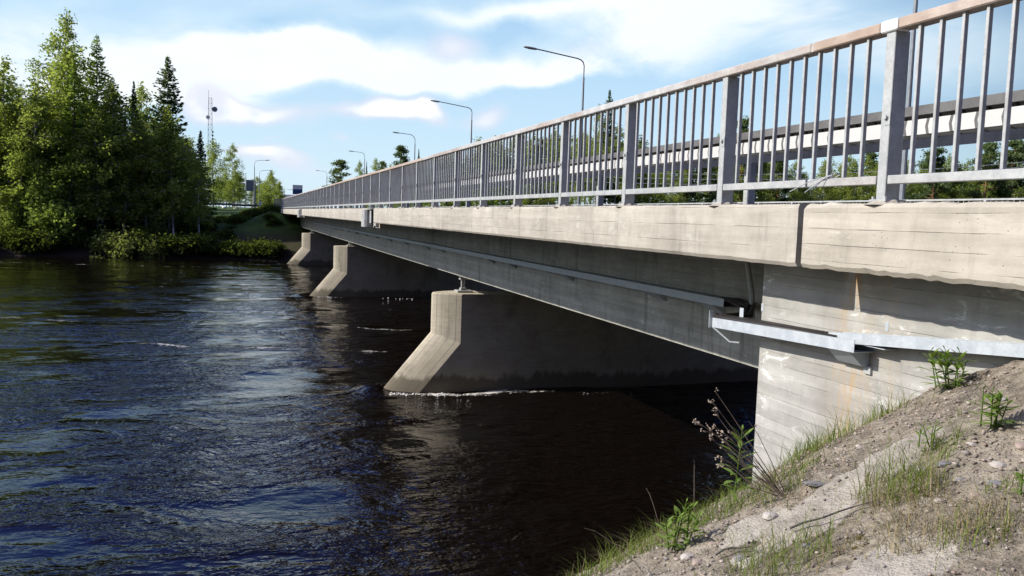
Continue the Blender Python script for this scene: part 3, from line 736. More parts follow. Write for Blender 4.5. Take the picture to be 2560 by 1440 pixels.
tag(MB().add((V+np.array([-1.3,136.6,gz(-1.3,136.6)+.12])).tolist(),F.tolist()).build('pale_object',M_ROCK,smooth=True),'long flat pale shape on the grass right of the white one','pale_object')
# marker post with bands
b=MB()
for k in range(3): b.box(2.0,2.45,137.9,138.,gz(2,138)+.55+.3*k,gz(2,138)+.70+.3*k)
r0=thing('marker_post',(2.2,138,gz(2,138)),'short striped marker post with three white bands near the guard rail','marker')
b.build('white_bands',M_WHITE,r0); MB().box(2.15,2.3,138.01,138.1,gz(2,138)-.1,gz(2,138)+1.5).build('post',M_DARK,r0)
# houses
def house(x,y,w_,d_,h_,rh,lab):
    z=gz(x,y)-.3; r0=thing('house',(x,y,z),lab,'house')
    MB().box(x-w_/2,x+w_/2,y-d_/2,y+d_/2,z,z+h_).build('walls',M_PLANK,r0)
    V=[(x-w_/2-.4,y-d_/2-.5,z+h_-.1),(x+w_/2+.4,y-d_/2-.5,z+h_-.1),(x+w_/2+.4,y,z+h_+rh),(x-w_/2-.4,y,z+h_+rh),(x+w_/2+.4,y+d_/2+.5,z+h_-.1),(x-w_/2-.4,y+d_/2+.5,z+h_-.1)]
    V+=[(a_,c_,e_+.15) for a_,c_,e_ in V]
    MB().add(V,[[0,1,2,3],[3,2,4,5],[6,9,8,7],[9,11,10,8],[0,6,7,1],[5,4,10,11],[0,3,9,6],[3,5,11,9],[1,7,8,2],[2,8,10,4]]).build('roof',M_ROOF,r0)
    for k in(-.28,.05,.3): MB().box(x+k*w_-.5,x+k*w_+.5,y-d_/2-.04,y-d_/2+.02,z+h_-2.0,z+h_-.8).build('window',M_CABLE,r0)
house(6.0,232,5,6,3.2,1.7,'low house with a pale grey sheet roof among the distant birches')
house(10.6,228,5.5,6,2.8,1.7,'grey roofed house half hidden by the far end of the railing')
# telecom tower
r0=thing('telecom_tower',(-10,260,0),'slim steel lattice telecom mast rising behind the dark spruce','mast')
b=MB(); TX,TY=-9.75,260.; H=30.2
def half(z): return .46+.30*(1-z/H)
for z in np.arange(0,H,1.5):
    a0,a1=half(z),half(z+1.5)
    c0=[(TX+sx_*a0,TY+sy_*a0,z) for sx_,sy_ in((-1,-1),(1,-1),(1,1),(-1,1))]; c1=[(TX+sx_*a1,TY+sy_*a1,z+1.5) for sx_,sy_ in((-1,-1),(1,-1),(1,1),(-1,1))]
    for k in range(4):
        b.tube([c0[k],c1[k]],.06,4,False); b.tube([c0[k],c1[(k+1)%4]],.028,4,False); b.tube([c1[k],c1[(k+1)%4]],.028,4,False)
b.build('lattice',M_TRAY,r0,fix=False)
b=MB(); b.tube([(TX-.4,TY,H),(TX-.5,TY,H+3.4)],.05,5); b.build('whip_antenna',M_GALV,r0)
b=MB(); V=[];
for i in range(16):
    th=2*math.pi*i/16; V.append((TX+1.25+.75*math.cos(th),TY-.5,H-1.9+.75*math.sin(th)))
for i in range(16):
    th=2*math.pi*i/16; V.append((TX+1.25+.62*math.cos(th),TY-.1,H-1.9+.62*math.sin(th)))
b.add(V,[[i,(i+1)%16,16+(i+1)%16,16+i] for i in range(16)]+[list(range(16)),list(range(31,15,-1))]); b.build('dish_antenna',M_GREY,r0)
b=MB(); b.tube([(TX-.55,TY-1.2,H-4.3),(TX-.55,TY-.9,H-4.3)],.55,12); b.build('dish_antenna',M_WHITE,r0)
for zz in(H-8.6,H-9.6,H-10.6): MB().box(TX+.65,TX+.95,TY-.5,TY-.2,zz,zz+.55).build('panel_antenna',M_DARK,r0)
# power line across the right bank
r0=thing('power_line',(34,92,gz(34,92)),'thin pale overhead wires strung in front of the trees across the river','power line')
for k,zz in enumerate((10.6,10.0,9.4)):
    pts=[]
    for i in range(33):
        u=i/32; x=34+86*u; pts.append((x+k*.4,90-k*.3, zz-5.0+7.0*u-3.2*4*u*(1-u)*.5+.0))
    MB().tube(pts,.022,5).build('wire',M_WHITE,r0)
for x,hh in((34,6.5),(120,12.8)): MB().tube([(x,90,gz(x,90)-.5),(x,90,hh)],[.16,.1],8).build('pole',M_PLANK,r0)

# ------------------------------------------------------------ vegetation
def leafmat(name,ca,cb,tr=.35,dry=None):
    m,t=mat(name); at=t.n('ShaderNodeAttribute',attribute_name='v').outputs['Fac']
    rnd=t.n('ShaderNodeObjectInfo').outputs['Random']
    col=t.mix(at,ca,cb)
    col=t.mix(t.m('MULTIPLY',rnd,.35),col,tuple(.6*c for c in ca))
    dif=t.n('ShaderNodeBsdfDiffuse',{'Color':col}); tl=t.n('ShaderNodeBsdfTranslucent',{'Color':t.mix(.5,col,(.30,.40,.04))})
    ms=t.n('ShaderNodeMixShader',{0:tr}); t.nt.links.new(dif.outputs[0],ms.inputs[1]); t.nt.links.new(tl.outputs[0],ms.inputs[2])
    out(t,ms); return m
M_BIRCH=leafmat('birch_leaves',(.21,.26,.055),(.36,.41,.11),.6)
M_LARCH=leafmat('larch_needles',(.14,.235,.045),(.26,.39,.085),.58)
M_SPRUCE=leafmat('spruce_needles',(.035,.062,.040),(.085,.13,.07),.3)
M_PINE=leafmat('pine_needles',(.06,.095,.045),(.13,.175,.08),.35)
M_BUSH=leafmat('bush_leaves',(.19,.26,.05),(.33,.41,.11),.48)
M_WILL=leafmat('willow_leaves',(.16,.18,.05),(.26,.28,.10),.45)
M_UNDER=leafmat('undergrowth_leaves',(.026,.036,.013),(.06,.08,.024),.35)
M_GRASS=leafmat('grass_blades',(.085,.125,.022),(.20,.25,.065),.38)
M_DRYG=leafmat('dry_grass',(.17,.135,.075),(.36,.30,.18),.2)
M_HERB=leafmat('herb_leaves',(.10,.16,.03),(.20,.29,.075),.3)
def bark(name,ca,cb,marks=None):
    m,t=mat(name); p=objco(t); x,y,z=t.xyz(p)
    n=t.noise(t.comb(t.m('MULTIPLY',x,3.),t.m('MULTIPLY',y,3.),t.m('MULTIPLY',z,2.)),1.5,4,.7)
    col=t.mix(t.ramp(n,.4,.62),ca,cb); out(t,bsdf(t,col,.85)); return m
M_BBARK=bark('birch_bark',(.50,.49,.46),(.05,.045,.04)); M_DBARK=bark('dark_bark',(.05,.042,.035),(.09,.075,.06)); M_PBARK=bark('pine_bark',(.26,.13,.06),(.13,.08,.05))

def quads(C,U,Vv):
    """diamond leaves: centres, half axes"""
    P=np.stack([C-U,C+Vv*.9,C+U,C-Vv*.9],1).reshape(-1,3)
    return P,np.arange(len(C)*4).reshape(-1,4)
def rvec(r,n):
    v=r.normal(size=(n,3)); return v/np.linalg.norm(v,axis=1,keepdims=True)
def leaves(name,C,r,size,flatten=1.,elong=1.5,var=None,axis=None):
    n=len(C); U=rvec(r,n)
    if axis is not None: U=axis+U*.45; U/=np.linalg.norm(U,axis=1,keepdims=True)
    Wv=rvec(r,n); Wv=np.cross(U,Wv); Wv/=np.linalg.norm(Wv,axis=1,keepdims=True)+1e-9
    s=size*r.uniform(.6,1.35,n)[:,None]
    P,F=quads(C,U*s*elong*.5,Wv*s*.5)
    v=r.random(n) if var is None else np.clip(var+r.normal(size=n)*.2,0,1)
    return rawmesh(name,P,F,False,np.repeat(v,4))
def birch(seed,H,Wd,n=5200,base=.18,size=.155,droop=.5,top_pow=1.1,nb=46):
    r=np.random.default_rng(seed); b=MB()
    lean=r.normal(size=2)*.03
    tp=[(lean[0]*z+.12*math.sin(z*.5+seed)*z/H,lean[1]*z+.1*math.cos(z*.4)*z/H,z) for z in np.linspace(0,H*.97,12)]
    b.tube(tp,[max(.02,.13*(H/15)*(1-i/11.6)) for i in range(12)],7)
    tp=np.array(tp); Cs=[];Vs=[];per0=n//nb
    for k in range(nb):
        f=(k+r.random())/nb; t0=base+(1-base)*f**.9; z=t0*H*.97
        q=np.array([np.interp(z,tp[:,2],tp[:,j]) for j in range(3)])
        tt=(t0-base)/(1-base); L=Wd/2*(np.sin(math.pi*min(1,(tt*.86+.14))**.8)**.75)*r.uniform(.55,1.12)+.15
        az=r.uniform(0,2*math.pi); up=.75-.3*(1-tt)
        d=np.array([math.cos(az),math.sin(az),up]); d/=np.linalg.norm(d)
        pts=[q+d*L*s-np.array([0,0,droop*L*.55*s*s]) for s in np.linspace(0,1.15,6)]
        b.tube(pts,[.035*(1-s)+.008 for s in np.linspace(0,1,6)],4,False)
        pts=np.array(pts); per=max(18,int(per0*1.45*min(1.25,L/(Wd*.42)))); s=r.uniform(.18,1,per)**.8*5; i0=np.minimum(s.astype(int),4); fr=(s-i0)[:,None]
        c=pts[i0]*(1-fr)+pts[i0+1]*fr
        cl=r.integers(0,6,per); off=r.normal(size=(6,3))*np.array([.3,.3,.3])*(.45+L*.16)
        c=c+off[cl]+r.normal(size=(per,3))*np.array([.17,.17,.2]); c[:,2]-=np.abs(r.normal(size=per))*droop*.5
        Cs.append(c); Vs.append(np.full(per,r.uniform(.15,.85)))
    # leading shoot
    c=np.stack([r.normal(size=60)*.15,r.normal(size=60)*.15,H*(.92+.08*r.random(60)**1.6)],1)+np.append(tp[-1,:2],0); Cs.append(c); Vs.append(np.full(60,.5))
    C=np.concatenate(Cs); return b,leaves('crown',C,r,size,var=np.concatenate(Vs))
def conifer(seed,H,Wd,n=5200,base=.06,size=.30,sparse=.0,dr=.35,up=.0,pw=.85,trunk=.16):
    r=np.random.default_rng(seed); b=MB(); tp=[(0,0,z) for z in np.linspace(0,H,8)]
    b.tube(tp,[max(.015,trunk*(H/14)*(1-i/7.1)) for i in range(8)],7)
    Cs=[];Ax=[];Vs=[]; z=base*H; whorls=[]
    while z<H*.985:
        whorls.append(z); z+=max(.14,.62*(1-z/H)+.10)*r.uniform(.7,1.3)
    tot=sum((1-q/H)**.9+.06 for q in whorls)
    for z in whorls:
        t0=z/H; Rm=(Wd/2*(1-t0)**pw+.03)*r.uniform(.8,1.12); nb=int(r.integers(4,8))
        m=max(4,int(n*((1-t0)**.9+.06)/tot/nb)); az0=r.uniform(0,6.28)
        for k in range(nb):
            if r.random()<sparse: continue
            az=az0+6.283*k/nb+r.normal()*.25; L=Rm*r.uniform(.55,1.2)
            d=np.array([math.cos(az),math.sin(az),0])
            s=r.uniform(.08,1,m)**.75
            rise=(up-dr*(1-t0*.7)); zz=rise*s+.22*s**3
            c=np.array([0,0,z])+d*(L*s)[:,None]; c[:,2]+=zz*L+r.normal(size=m)*.05
            side=np.array([-d[1],d[0],0]); wdt=L*.15*(1-s*.5)
            lat=r.normal(size=m)*wdt; c+=side*lat[:,None]; c[:,2]-=np.abs(r.normal(size=m))*.07*L**.5
            Cs.append(c); a=d+side*np.sign(lat)[:,None]*.5+np.array([0,0,rise*.6]); Ax.append(a/np.linalg.norm(a,axis=1,keepdims=True)); Vs.append(np.full(m,r.uniform(.1,.9)))
            if L>.6: b.tube([(0,0,z),(d[0]*L*.5,d[1]*L*.5,z+rise*L*.5),(d[0]*L*.95,d[1]*L*.95,z+(rise*.95+.19)*L)],[.025,.017,.006],3,False)
    C=np.concatenate(Cs)
    return b,leaves('crown',C,r,size*np.clip(1.15-C[:,2]/H*.75,.4,1.1)[:,None],elong=2.1,var=np.concatenate(Vs),axis=np.concatenate(Ax))
def pine(seed,H,Wd,n=4200,base=.45,size=.2):
    r=np.random.default_rng(seed); b=MB(); tp=[(.15*math.sin(z*.3+seed),.1*math.cos(z*.35),z) for z in np.linspace(0,H*.96,10)]
    b.tube(tp,[.17*(H/15)*(1-i/10.5) for i in range(10)],7); Cs=[];Vs=[];nb=34
    for k in range(nb):
        t0=base+(1-base)*(k+r.random())/nb; z=t0*H*.96; tt=(t0-base)/(1-base)
        L=Wd/2*(1-tt**2.2*.82)*(.45+.55*min(1,tt*3+.15))*r.uniform(.6,1.15); az=r.uniform(0,6.283)
        d=np.array([math.cos(az),math.sin(az),.12+.45*tt]); e=np.array([0,0,z])+d*L
        b.tube([(0,0,z),tuple(np.array([0,0,z])+d*L*.5-[0,0,.05*L]),tuple(e)],[.05,.035,.012],4,False)
        m=n//nb; kk=5; cc=np.array([0,0,z])+d*L*r.uniform(.45,1.05,(kk,1))+r.normal(size=(kk,3))*np.array([.3,.3,.10])
        c=cc[r.integers(0,kk,m)]+r.normal(size=(m,3))*np.array([.30,.30,.15]); Cs.append(c); Vs.append(np.full(m,r.uniform(.15,.85)))
    c=np.array([0,0,H*.95])+r.normal(size=(120,3))*np.array([.3,.3,.3]); Cs.append(c); Vs.append(np.full(120,.6))
    return b,leaves('crown',np.concatenate(Cs),r,size,elong=1.9,var=np.concatenate(Vs))
def bush(seed,H,Wd,n=1500,size=.2,stems=9,gap=.3):
    r=np.random.default_rng(seed); b=MB(); Cs=[];Vs=[]
    for k in range(stems):
        az=r.uniform(0,6.283); rad=Wd/2*math.sqrt(r.random()); h=H*(1-.45*(2*rad/Wd)**2)*r.uniform(.7,1.05)
        e=np.array([rad*math.cos(az),rad*math.sin(az),h]); m=n//stems
        p=[(e[0]*.15,e[1]*.15,-.2),tuple(e*np.array([.55,.55,.5])),tuple(e)]; b.tube(p,[.04,.025,.008],4,False)
        for q in range(5):
            c0=e*np.array([.6,.6,r.uniform(.35,1)])+ (e-e*np.array([.6,.6,1]))*r.random()+r.normal(size=3)*Wd*.09
            c=c0+r.normal(size=(m//5,3))*np.array([.26,.26,.2])*H**.4*.8; c[:,2]=np.maximum(c[:,2],.05); Cs.append(c); Vs.append(np.full(m//5,r.uniform(.1,.95)))
    return b,leaves('crown',np.concatenate(Cs),r,size,elong=1.4,var=np.concatenate(Vs))
PROTO={}
def proto(key,fn,lm,bm_,**k):
    b,me=fn(**k); me.materials.append(lm)
    tm=bpy.data.meshes.new('trunk'); tm.from_pydata(b.V,[],b.F); tm.update(); tm.materials.append(bm_)
    PROTO[key]=(tm,me,k['H'])
proto('birch1',birch,M_BIRCH,M_BBARK,seed=1,H=20.,Wd=7.6,n=8200,base=.2,droop=.55)
proto('birch2',birch,M_BIRCH,M_BBARK,seed=2,H=15.,Wd=4.6,n=5000,base=.2,droop=.6)
proto('birch3',birch,M_BIRCH,M_BBARK,seed=3,H=12.,Wd=3.9,n=4500,base=.15,droop=.7)
proto('birch4',birch,M_BIRCH,M_BBARK,seed=4,H=15.,Wd=5.2,n=4600,base=.3,droop=.4,size=.15)
proto('larch1',conifer,M_LARCH,M_DBARK,seed=5,H=15.,Wd=5.4,n=6500,base=.12,dr=.15,up=.1,size=.19,pw=.75)
proto('larch2',conifer,M_LARCH,M_DBARK,seed=6,H=14.,Wd=4.6,n=5600,base=.15,dr=.10,up=.12,size=.19,pw=.7,sparse=.1)
proto('spruce1',conifer,M_SPRUCE,M_DBARK,seed=7,H=17.,Wd=6.8,n=8500,base=.1,dr=.28,up=.12,size=.25,pw=.72,sparse=.14)
proto('spruce2',conifer,M_SPRUCE,M_DBARK,seed=8,H=15.,Wd=4.2,n=6000,base=.05,dr=.42,size=.23,pw=.85,sparse=.08)
proto('pine1',pine,M_PINE,M_PBARK,seed=9,H=14.,Wd=5.6,n=4600,base=.4)
proto('pine2',pine,M_PINE,M_PBARK,seed=10,H=13.,Wd=5.0,n=4200,base=.22)
proto('bush1',bush,M_BUSH,M_DBARK,seed=11,H=4.6,Wd=4.8,n=2600,size=.26,stems=14)
proto('bush2',bush,M_WILL,M_DBARK,seed=12,H=2.0,Wd=3.2,n=1300,size=.18,stems=12)
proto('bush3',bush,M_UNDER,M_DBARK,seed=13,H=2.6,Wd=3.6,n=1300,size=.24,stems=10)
def tree(name,key,x,y,H,label,group=None,rz=None,wd=1.,cat=None,zoff=-.15):
    tm,me,h0=PROTO[key]; s=H/h0
    rz=random.uniform(0,6.28) if rz is None else rz
    r0=thing(name,(x,y,gz(x,y)+zoff),label,cat or name.split('_')[-1],group,rz); r0.scale=(s*wd,s*wd,s)
    for nm,q in(('trunk',tm),('crown',me)):
        o=bpy.data.objects.new(nm,q); COL.objects.link(o); o.parent=r0
    return r0
random.seed(5)
def shore(x):
    ys=np.linspace(84,120,330); return float(ys[np.argmax(ground_z(np.full(330,x),ys)>-5.19)])
# left bank, each tree with its own description: (name, kind, x, y, top z, label)
LEFT=[
('birch_tree','birch1',-17.6,97,19.6,'tallest birch on the left bank, airy crown reaching the top edge',1.0),
('larch_tree','larch2',-14.3,95,16.9,'pointed larch just right of the tallest birch, top spire bare',1.0),
('larch_tree','larch1',-15.6,90.5,13.6,'bright green larch standing in front of the tallest birch',1.1),
('larch_tree','larch2',-12.4,91.5,12.4,'second bright green larch with a drooping right side, left of the dark small spire',1.05),
('spruce_tree','spruce2',-11.0,96,12.8,'narrow dark spruce spire between larches and pale birch',.8),
('birch_tree','birch4',-10.2,98,13.0,'pale thin birch with see-through crown beside the big dark spruce',1.0),
('spruce_tree','spruce1',-7.75,96,15.6,'big dark spruce with ragged branches at the right of the wood',1.05),
('birch_tree','birch3',-6.7,89.5,9.9,'light green birch in front of the big dark spruce, white trunk showing',1.15),
('spruce_tree','spruce2',-4.6,97,8.2,'small dark spruce at the right edge of the wood below the telecom mast',1.3),
('birch_tree','birch2',-21.2,90.5,13.4,'yellowish birch second from the left edge',1.25),
('birch_tree','birch2',-18.6,89.2,11.8,'birch with long white trunk left of the bright larch',1.15),
('birch_tree','birch4',-24.2,93,14.2,'leafy birch cut by the left picture edge',1.3),
('birch_tree','birch3',-9.2,90,8.6,'dim slender birch behind the willow bushes, trunk leaning right',1.2),
('birch_tree','birch3',-11.3,89.5,8.2,'short birch with two pale stems behind the willow bushes',1.15),
('birch_tree','birch2',-13.4,89.,8.8,'shaded birch below the bright larches',1.2),
('birch_tree','birch3',-4.6,93,6.5,'low round birch at the right end of the wood',1.4),
('birch_tree','birch3',-8.,92,7.0,'shaded birch between the big dark spruce and the water',1.4),
('birch_tree','birch3',-16.3,88.6,7.0,'shaded bushy birch directly above the bright green bush',1.5),
('birch_tree','birch3',-20.3,88.,6.6,'shaded bushy birch left of the bright green bush',1.5),
('birch_tree','birch2',-4.3,127,9.6,'sunlit yellow green birch behind the guard rail, nearest the wood',1.5),
('birch_tree','birch4',-2.0,148,10.8,'pale airy birch behind the guard rail left of the sign boards',1.0),
('birch_tree','birch2',-1.7,139.8,6.2,'low sunlit birch behind the guard rail below the pale airy birch',1.7),
]
for (nm,k,x,y,zt,lab,wd) in LEFT:
    x*=KG;y*=KG; tree(nm,k,x,y,zt*KG-gz(x,y)+.3,lab,'trees of the wood on the far left bank',None,wd)
# more of the front wall of the wood, under the outline of its crowns
SIL=np.array([(-400,170),(-200,130),(-60,170),(0,150),(60,120),(150,60),(200,90),(250,110),(300,180),(345,190),(415,170),(460,230),(490,280),(520,370),(545,420)],float)
r=random.Random(23)
px_=-110
while px_<500:
    yd=r.uniform(98,113); k=r.choice(['birch2','birch3','birch2','birch4','larch1','larch2'])
    yt=np.interp(px_,SIL[:,0],SIL[:,1])+r.uniform(45,190)
    dv=CR @ Vector(((px_-1280)/FPX,-(yt-720)/FPX,-1)); kk=yd/dv.y; x,zt=dv.x*kk,dv.z*kk
    tree('birch_tree' if k[0]=='b' else 'larch_tree',k,x,yd,max(4,zt-gz(x,yd)+.2),('birch' if k[0]=='b' else 'larch')+' among the crowded mid green trees forming the wall of the left wood','crowded trees of the left wood',None,r.uniform(1.1,1.5))
    px_+=r.uniform(10,22)
# wood behind the first rows and outside the picture
r=random.Random(11)
for i in range(20):
    x=r.uniform(-57,-7.2); y=max(r.uniform(109,124),112+(-x-20)*.45); k=r.choice(['birch2','birch3','birch4','spruce2','larch2','spruce2','birch2'])
    top=max(4,(min(9.,6+.2*(-x-4)))*r.uniform(.75,1.)) if x>-22 else r.uniform(7,11)
    tree({'b':'birch_tree','s':'spruce_tree','l':'larch_tree'}[k[0]],k,x,y,top+2,{'b':'birch deep in the wood behind the front row of the left bank','s':'dark spruce deep in the wood behind the front row of the left bank','l':'larch deep in the wood behind the front row of the left bank'}[k[0]],'trees deep in the left wood',None,1.25)
for i in range(16):
    x=r.uniform(-30,-9.5); y=r.uniform(114,134)
    tree('birch_tree',r.choice(['birch2','birch3','birch4']),x,y,r.uniform(10,13),'birch deep in the wood behind the front row of the left bank','trees deep in the left wood',None,1.3)
for i in range(16):
    x=r.uniform(-62,-27); y=118+(-x-27)*.4+r.uniform(0,10)
    tree('birch_tree',r.choice(['birch2','birch3']),x,y,r.uniform(8,14),'birch deep in the wood behind the front row of the left bank','trees deep in the left wood',None,1.3)
tree('bush','bush1',-19.7,96.0,5.8,'large bright light green bush at the water edge on the left bank','bushes along the far shore',None,1.15)
tree('bush','bush1',-21.8,96.2,2.9,'small light green bush against the left side of the large one','bushes along the far shore',None,1.0)
tree('bush','bush1',-18.2,95.6,2.9,'low pale bush in front of the large bright one, touching the water','bushes along the far shore',None,1.2)
tree('bush','bush2',-13.2,shore(-13.2)+.1,2.5,'yellowish willow bush at the water edge, left of the pair','bushes along the far shore',None,1.0)
tree('bush','bush2',-11.2,shore(-11.2)+.1,2.6,'yellowish willow bush at the water edge, right of the pair','bushes along the far shore',None,1.0)
tree('bush','bush2',-9.1,shore(-9.1)+.1,2.0,'smallest willow bush at the water edge, alone right of the pair','bushes along the far shore',None,.8)
for i in range(70):
    x=-37+i*.58+r.uniform(-.3,.3); y=shore(x)+.7+r.random()**2*5
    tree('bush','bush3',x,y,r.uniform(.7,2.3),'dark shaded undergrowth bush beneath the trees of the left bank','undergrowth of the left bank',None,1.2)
for i in range(60):
    x=-8+r.uniform(0,11.5); y=r.uniform(97,122)
    tree('bush','bush3',x,y,r.uniform(.4,1.3),'low green weed clump on the grassy embankment by the far abutment','weeds on the embankment',None,1.5)

# thicket behind the guard rail
for i in range(26):
    y=r.uniform(150,215); f=r.random(); dv=CR @ Vector(((525+175*f-1280)/FPX,-(r.uniform(425,482)-720)/FPX,-1)); kk=y/dv.y
    if 600<525+175*f<645 and y<175: y=190; kk=y/dv.y
    tree('birch_tree',r.choice(['birch2','birch3','birch4']),dv.x*kk,y,max(3,dv.z*kk-gz(dv.x*kk,y)+.2),'sunlit birch in the thicket behind the guard rail beyond the embankment','thicket behind the guard rail',None,r.uniform(1.3,1.9))
# trees across the river to the right, seen over and through the railing
def lin(px,ytop,yd):
    """world x and top z of something seen at px, ytop if it stands at distance yd"""
    dv=CR @ Vector(((px-1280)/FPX,-(ytop-720)/FPX,-1)); k=yd/dv.y; return dv.x*k,dv.z*k
SP=[(852,398,150,'pine2','pine_tree','lone dark pine with a broad crown above the far railing',1.25),
(1003,362,140,'pine2','pine_tree','dark pine top left of the street lamp with the thick pole',.9),
(1047,372,150,'spruce2','spruce_tree','dark spruce tip just right of the street lamp with the thick pole',.7),
(902,400,160,'birch4','birch_tree','thin bare-looking birch behind the smaller distant lamp pole',.8),
(917,402,165,'spruce2','spruce_tree','tiny dark spruce spire right of the smaller distant lamp pole',.5),
(938,395,150,'birch2','birch_tree','pale green birch crown between the two dark pines',1.4),
(958,402,160,'pine2','pine_tree','small grey green pine between the two dark pines',.7),
(975,410,150,'birch2','birch_tree','low light green birch left of the dark pine top',1.3),
(1525,222,112,'spruce1','spruce_tree','tall thin spruce whose top stands above the handrail',.62),
(1497,262,113,'birch4','birch_tree','slender birch left of the tall thin spruce',.6),
(1860,292,105,'pine1','pine_tree','pine top seen through the railing above the crash barrier beam',.7),
(2340,366,100,'pine1','pine_tree','broad pine crown right of the largest railing post',1.0),
(2395,392,100,'spruce2','spruce_tree','small spruce right of the broad pine, below the barrier beam',.7),
(2475,352,98,'pine1','pine_tree','pine with twin reddish trunks near the right picture edge',1.0),
(2540,345,99,'pine1','pine_tree','dark pine crown at the right picture edge',1.1),
(700,463,230,'pine2','pine_tree','tiny dark pine at the end of the far railing',.9),
(672,462,240,'birch2','birch_tree','low birch left of the tiny pine, behind the grey roof',1.6),
(655,458,250,'birch2','birch_tree','distant birch between the sign boards and the grey roofs',1.4),
(683,466,245,'birch2','birch_tree','distant birch just above the grey house roof',1.3),
(633,470,220,'birch2','birch_tree','sunlit birch low behind the grey sign boards',2.0),
(612,475,215,'birch2','birch_tree','sunlit birch left of the sign board posts',2.0)]
for (px_,yt,yd,k,nm,lab,wd) in SP:
    yd=max(yd,yd*.4+66)
    x,zt=lin(px_,yt,yd); tree(nm,k,x,yd,max(2,zt-gz(x,yd)+.2),lab,'single trees beyond the railing',None,wd)
prof=np.array([(830,470),(1000,430),(1060,400),(1150,370),(1250,335),(1330,335),(1400,330),(1470,320),(1530,300),(1600,355),(1700,370),(1780,355),(1860,330),(1950,385),(2050,400),(2200,385),(2330,395),(2450,390),(2560,380),(2800,380),(3200,400)],float)
px_=850
while px_<3100:
    yd=r.uniform(106,132); k=r.choices(['birch2','birch3','birch4','pine1','spruce2','larch2'],[5,4,4,1.5,2,1])[0]
    yt=np.interp(px_,prof[:,0],prof[:,1])+r.uniform(-12,48)
    x,zt=lin(px_,yt,yd); nm={'b':'birch_tree','p':'pine_tree','s':'spruce_tree','l':'larch_tree'}[k[0]]
    tree(nm,k,x,yd,max(2.5,zt-gz(x,yd)+.2),{'b':'leafy birch in the belt of trees across the river behind the railing','p':'pine in the belt of trees across the river behind the railing','s':'dark spruce in the belt of trees across the river behind the railing','l':'larch in the belt of trees across the river behind the railing'}[k[0]],'belt of trees across the river',None,r.uniform(.9,1.35))
    px_+=r.uniform(9,17)*(1 if px_<2600 else 2)
for i in range(44):
    x=24+i*2.6+r.uniform(-1,1); y=r.uniform(99,106)
    tree('bush','bush3',x,y,r.uniform(2.5,5),'green riverside bush below the belt of trees across the river','bushes below the belt of trees',None,1.3)

# ------------------------------------------------------------ near bank plants and stones
def blades(r,n,cx,cy,rad,hmin,hmax,wid,bend,sq=1.,leanx=0,leany=0):
    Ps=[];n_seg=4
    az=r.uniform(0,6.283,n); rr=rad*np.sqrt(r.random(n))
    bx=cx+rr*np.cos(az)*sq; by=cy+rr*np.sin(az); bz=ground_z(bx,by)-.01
    h=r.uniform(hmin,hmax,n); th=r.uniform(0,6.283,n); bd=bend*r.uniform(.2,1.3,n)
    dx=np.cos(th)*bd+leanx; dy=np.sin(th)*bd+leany; wx_=-np.sin(th)*wid/2; wy_=np.cos(th)*wid/2
    V=np.zeros((n,2*n_seg+1,3))
    for s in range(n_seg+1):
        u=s/n_seg; px=bx+dx*h*u*u; py=by+dy*h*u*u; pz=bz+h*(u-.28*bd*u*u)
        k=(1-u**1.5)
        if s<n_seg:
            V[:,2*s]=np.stack([px-wx_*k,py-wy_*k,pz],1); V[:,2*s+1]=np.stack([px+wx_*k,py+wy_*k,pz],1)
        else: V[:,2*s]=np.stack([px,py,pz],1)
    m=2*n_seg+1; F=[]
    base=np.arange(n)*m
    tri=[]
    for s in range(n_seg-1):
        tri.append(np.stack([base+2*s,base+2*s+1,base+2*s+3],1)); tri.append(np.stack([base+2*s,base+2*s+3,base+2*s+2],1))
    tri.append(np.stack([base+2*n_seg-2,base+2*n_seg-1,base+2*n_seg],1))
    return V.reshape(-1,3),np.concatenate(tri),np.repeat(r.random(n),m)
def merge(ps):
    Vs=[];Fs=[];vs=[];n=0
    for V,F,v in ps: Vs.append(V);Fs.append(F+n);vs.append(v);n+=len(V)
    return np.concatenate(Vs),np.concatenate(Fs),np.concatenate(vs)
rg=np.random.default_rng(21)
TU=[(3.95,4.45,.16,150,.10,.26,'grass tuft against the abutment wall, left of the leafy plant at the crest',0),
(3.55,4.55,.16,110,.08,.2,'small grass tuft along the foot of the sunlit wall, midway up the slope',0),
(3.40,4.35,.2,200,.10,.27,'grass tuft growing over the rust streak at the wall foot',0),
(2.86,3.05,.17,240,.12,.34,'tall thin grass tuft in the middle of the slope beside the pale slab',0),
(2.68,3.70,.15,110,.06,.19,'sparse grass tuft around the roots of the dead weed stalks',0),
(2.22,3.02,.2,230,.10,.26,'green grass tuft low on the slope, left of the lower pale slab',0),
(2.62,2.42,.12,60,.10,.24,'bright thin grass tuft above the hanging roots',0),
(2.95,3.95,.16,140,.06,.18,'low grass tuft at the crest left of the rust streak',0),
(2.53,3.95,.22,260,.06,.2,'grass clump at the bank edge below the upright leafy stem',0),
(2.28,4.12,.2,220,.06,.18,'grass clump at the bank edge between the two leafy plants',0),
(1.97,4.05,.24,300,.08,.22,'bright grass clump at the bottom of the bank edge',0),
(3.0,2.62,.1,60,.05,.12,'tiny grass tuft on the gravel at the right picture edge',0),
(3.26,3.22,.1,80,.06,.2,'slender grass tuft on the gravel above the pale slab',0)]
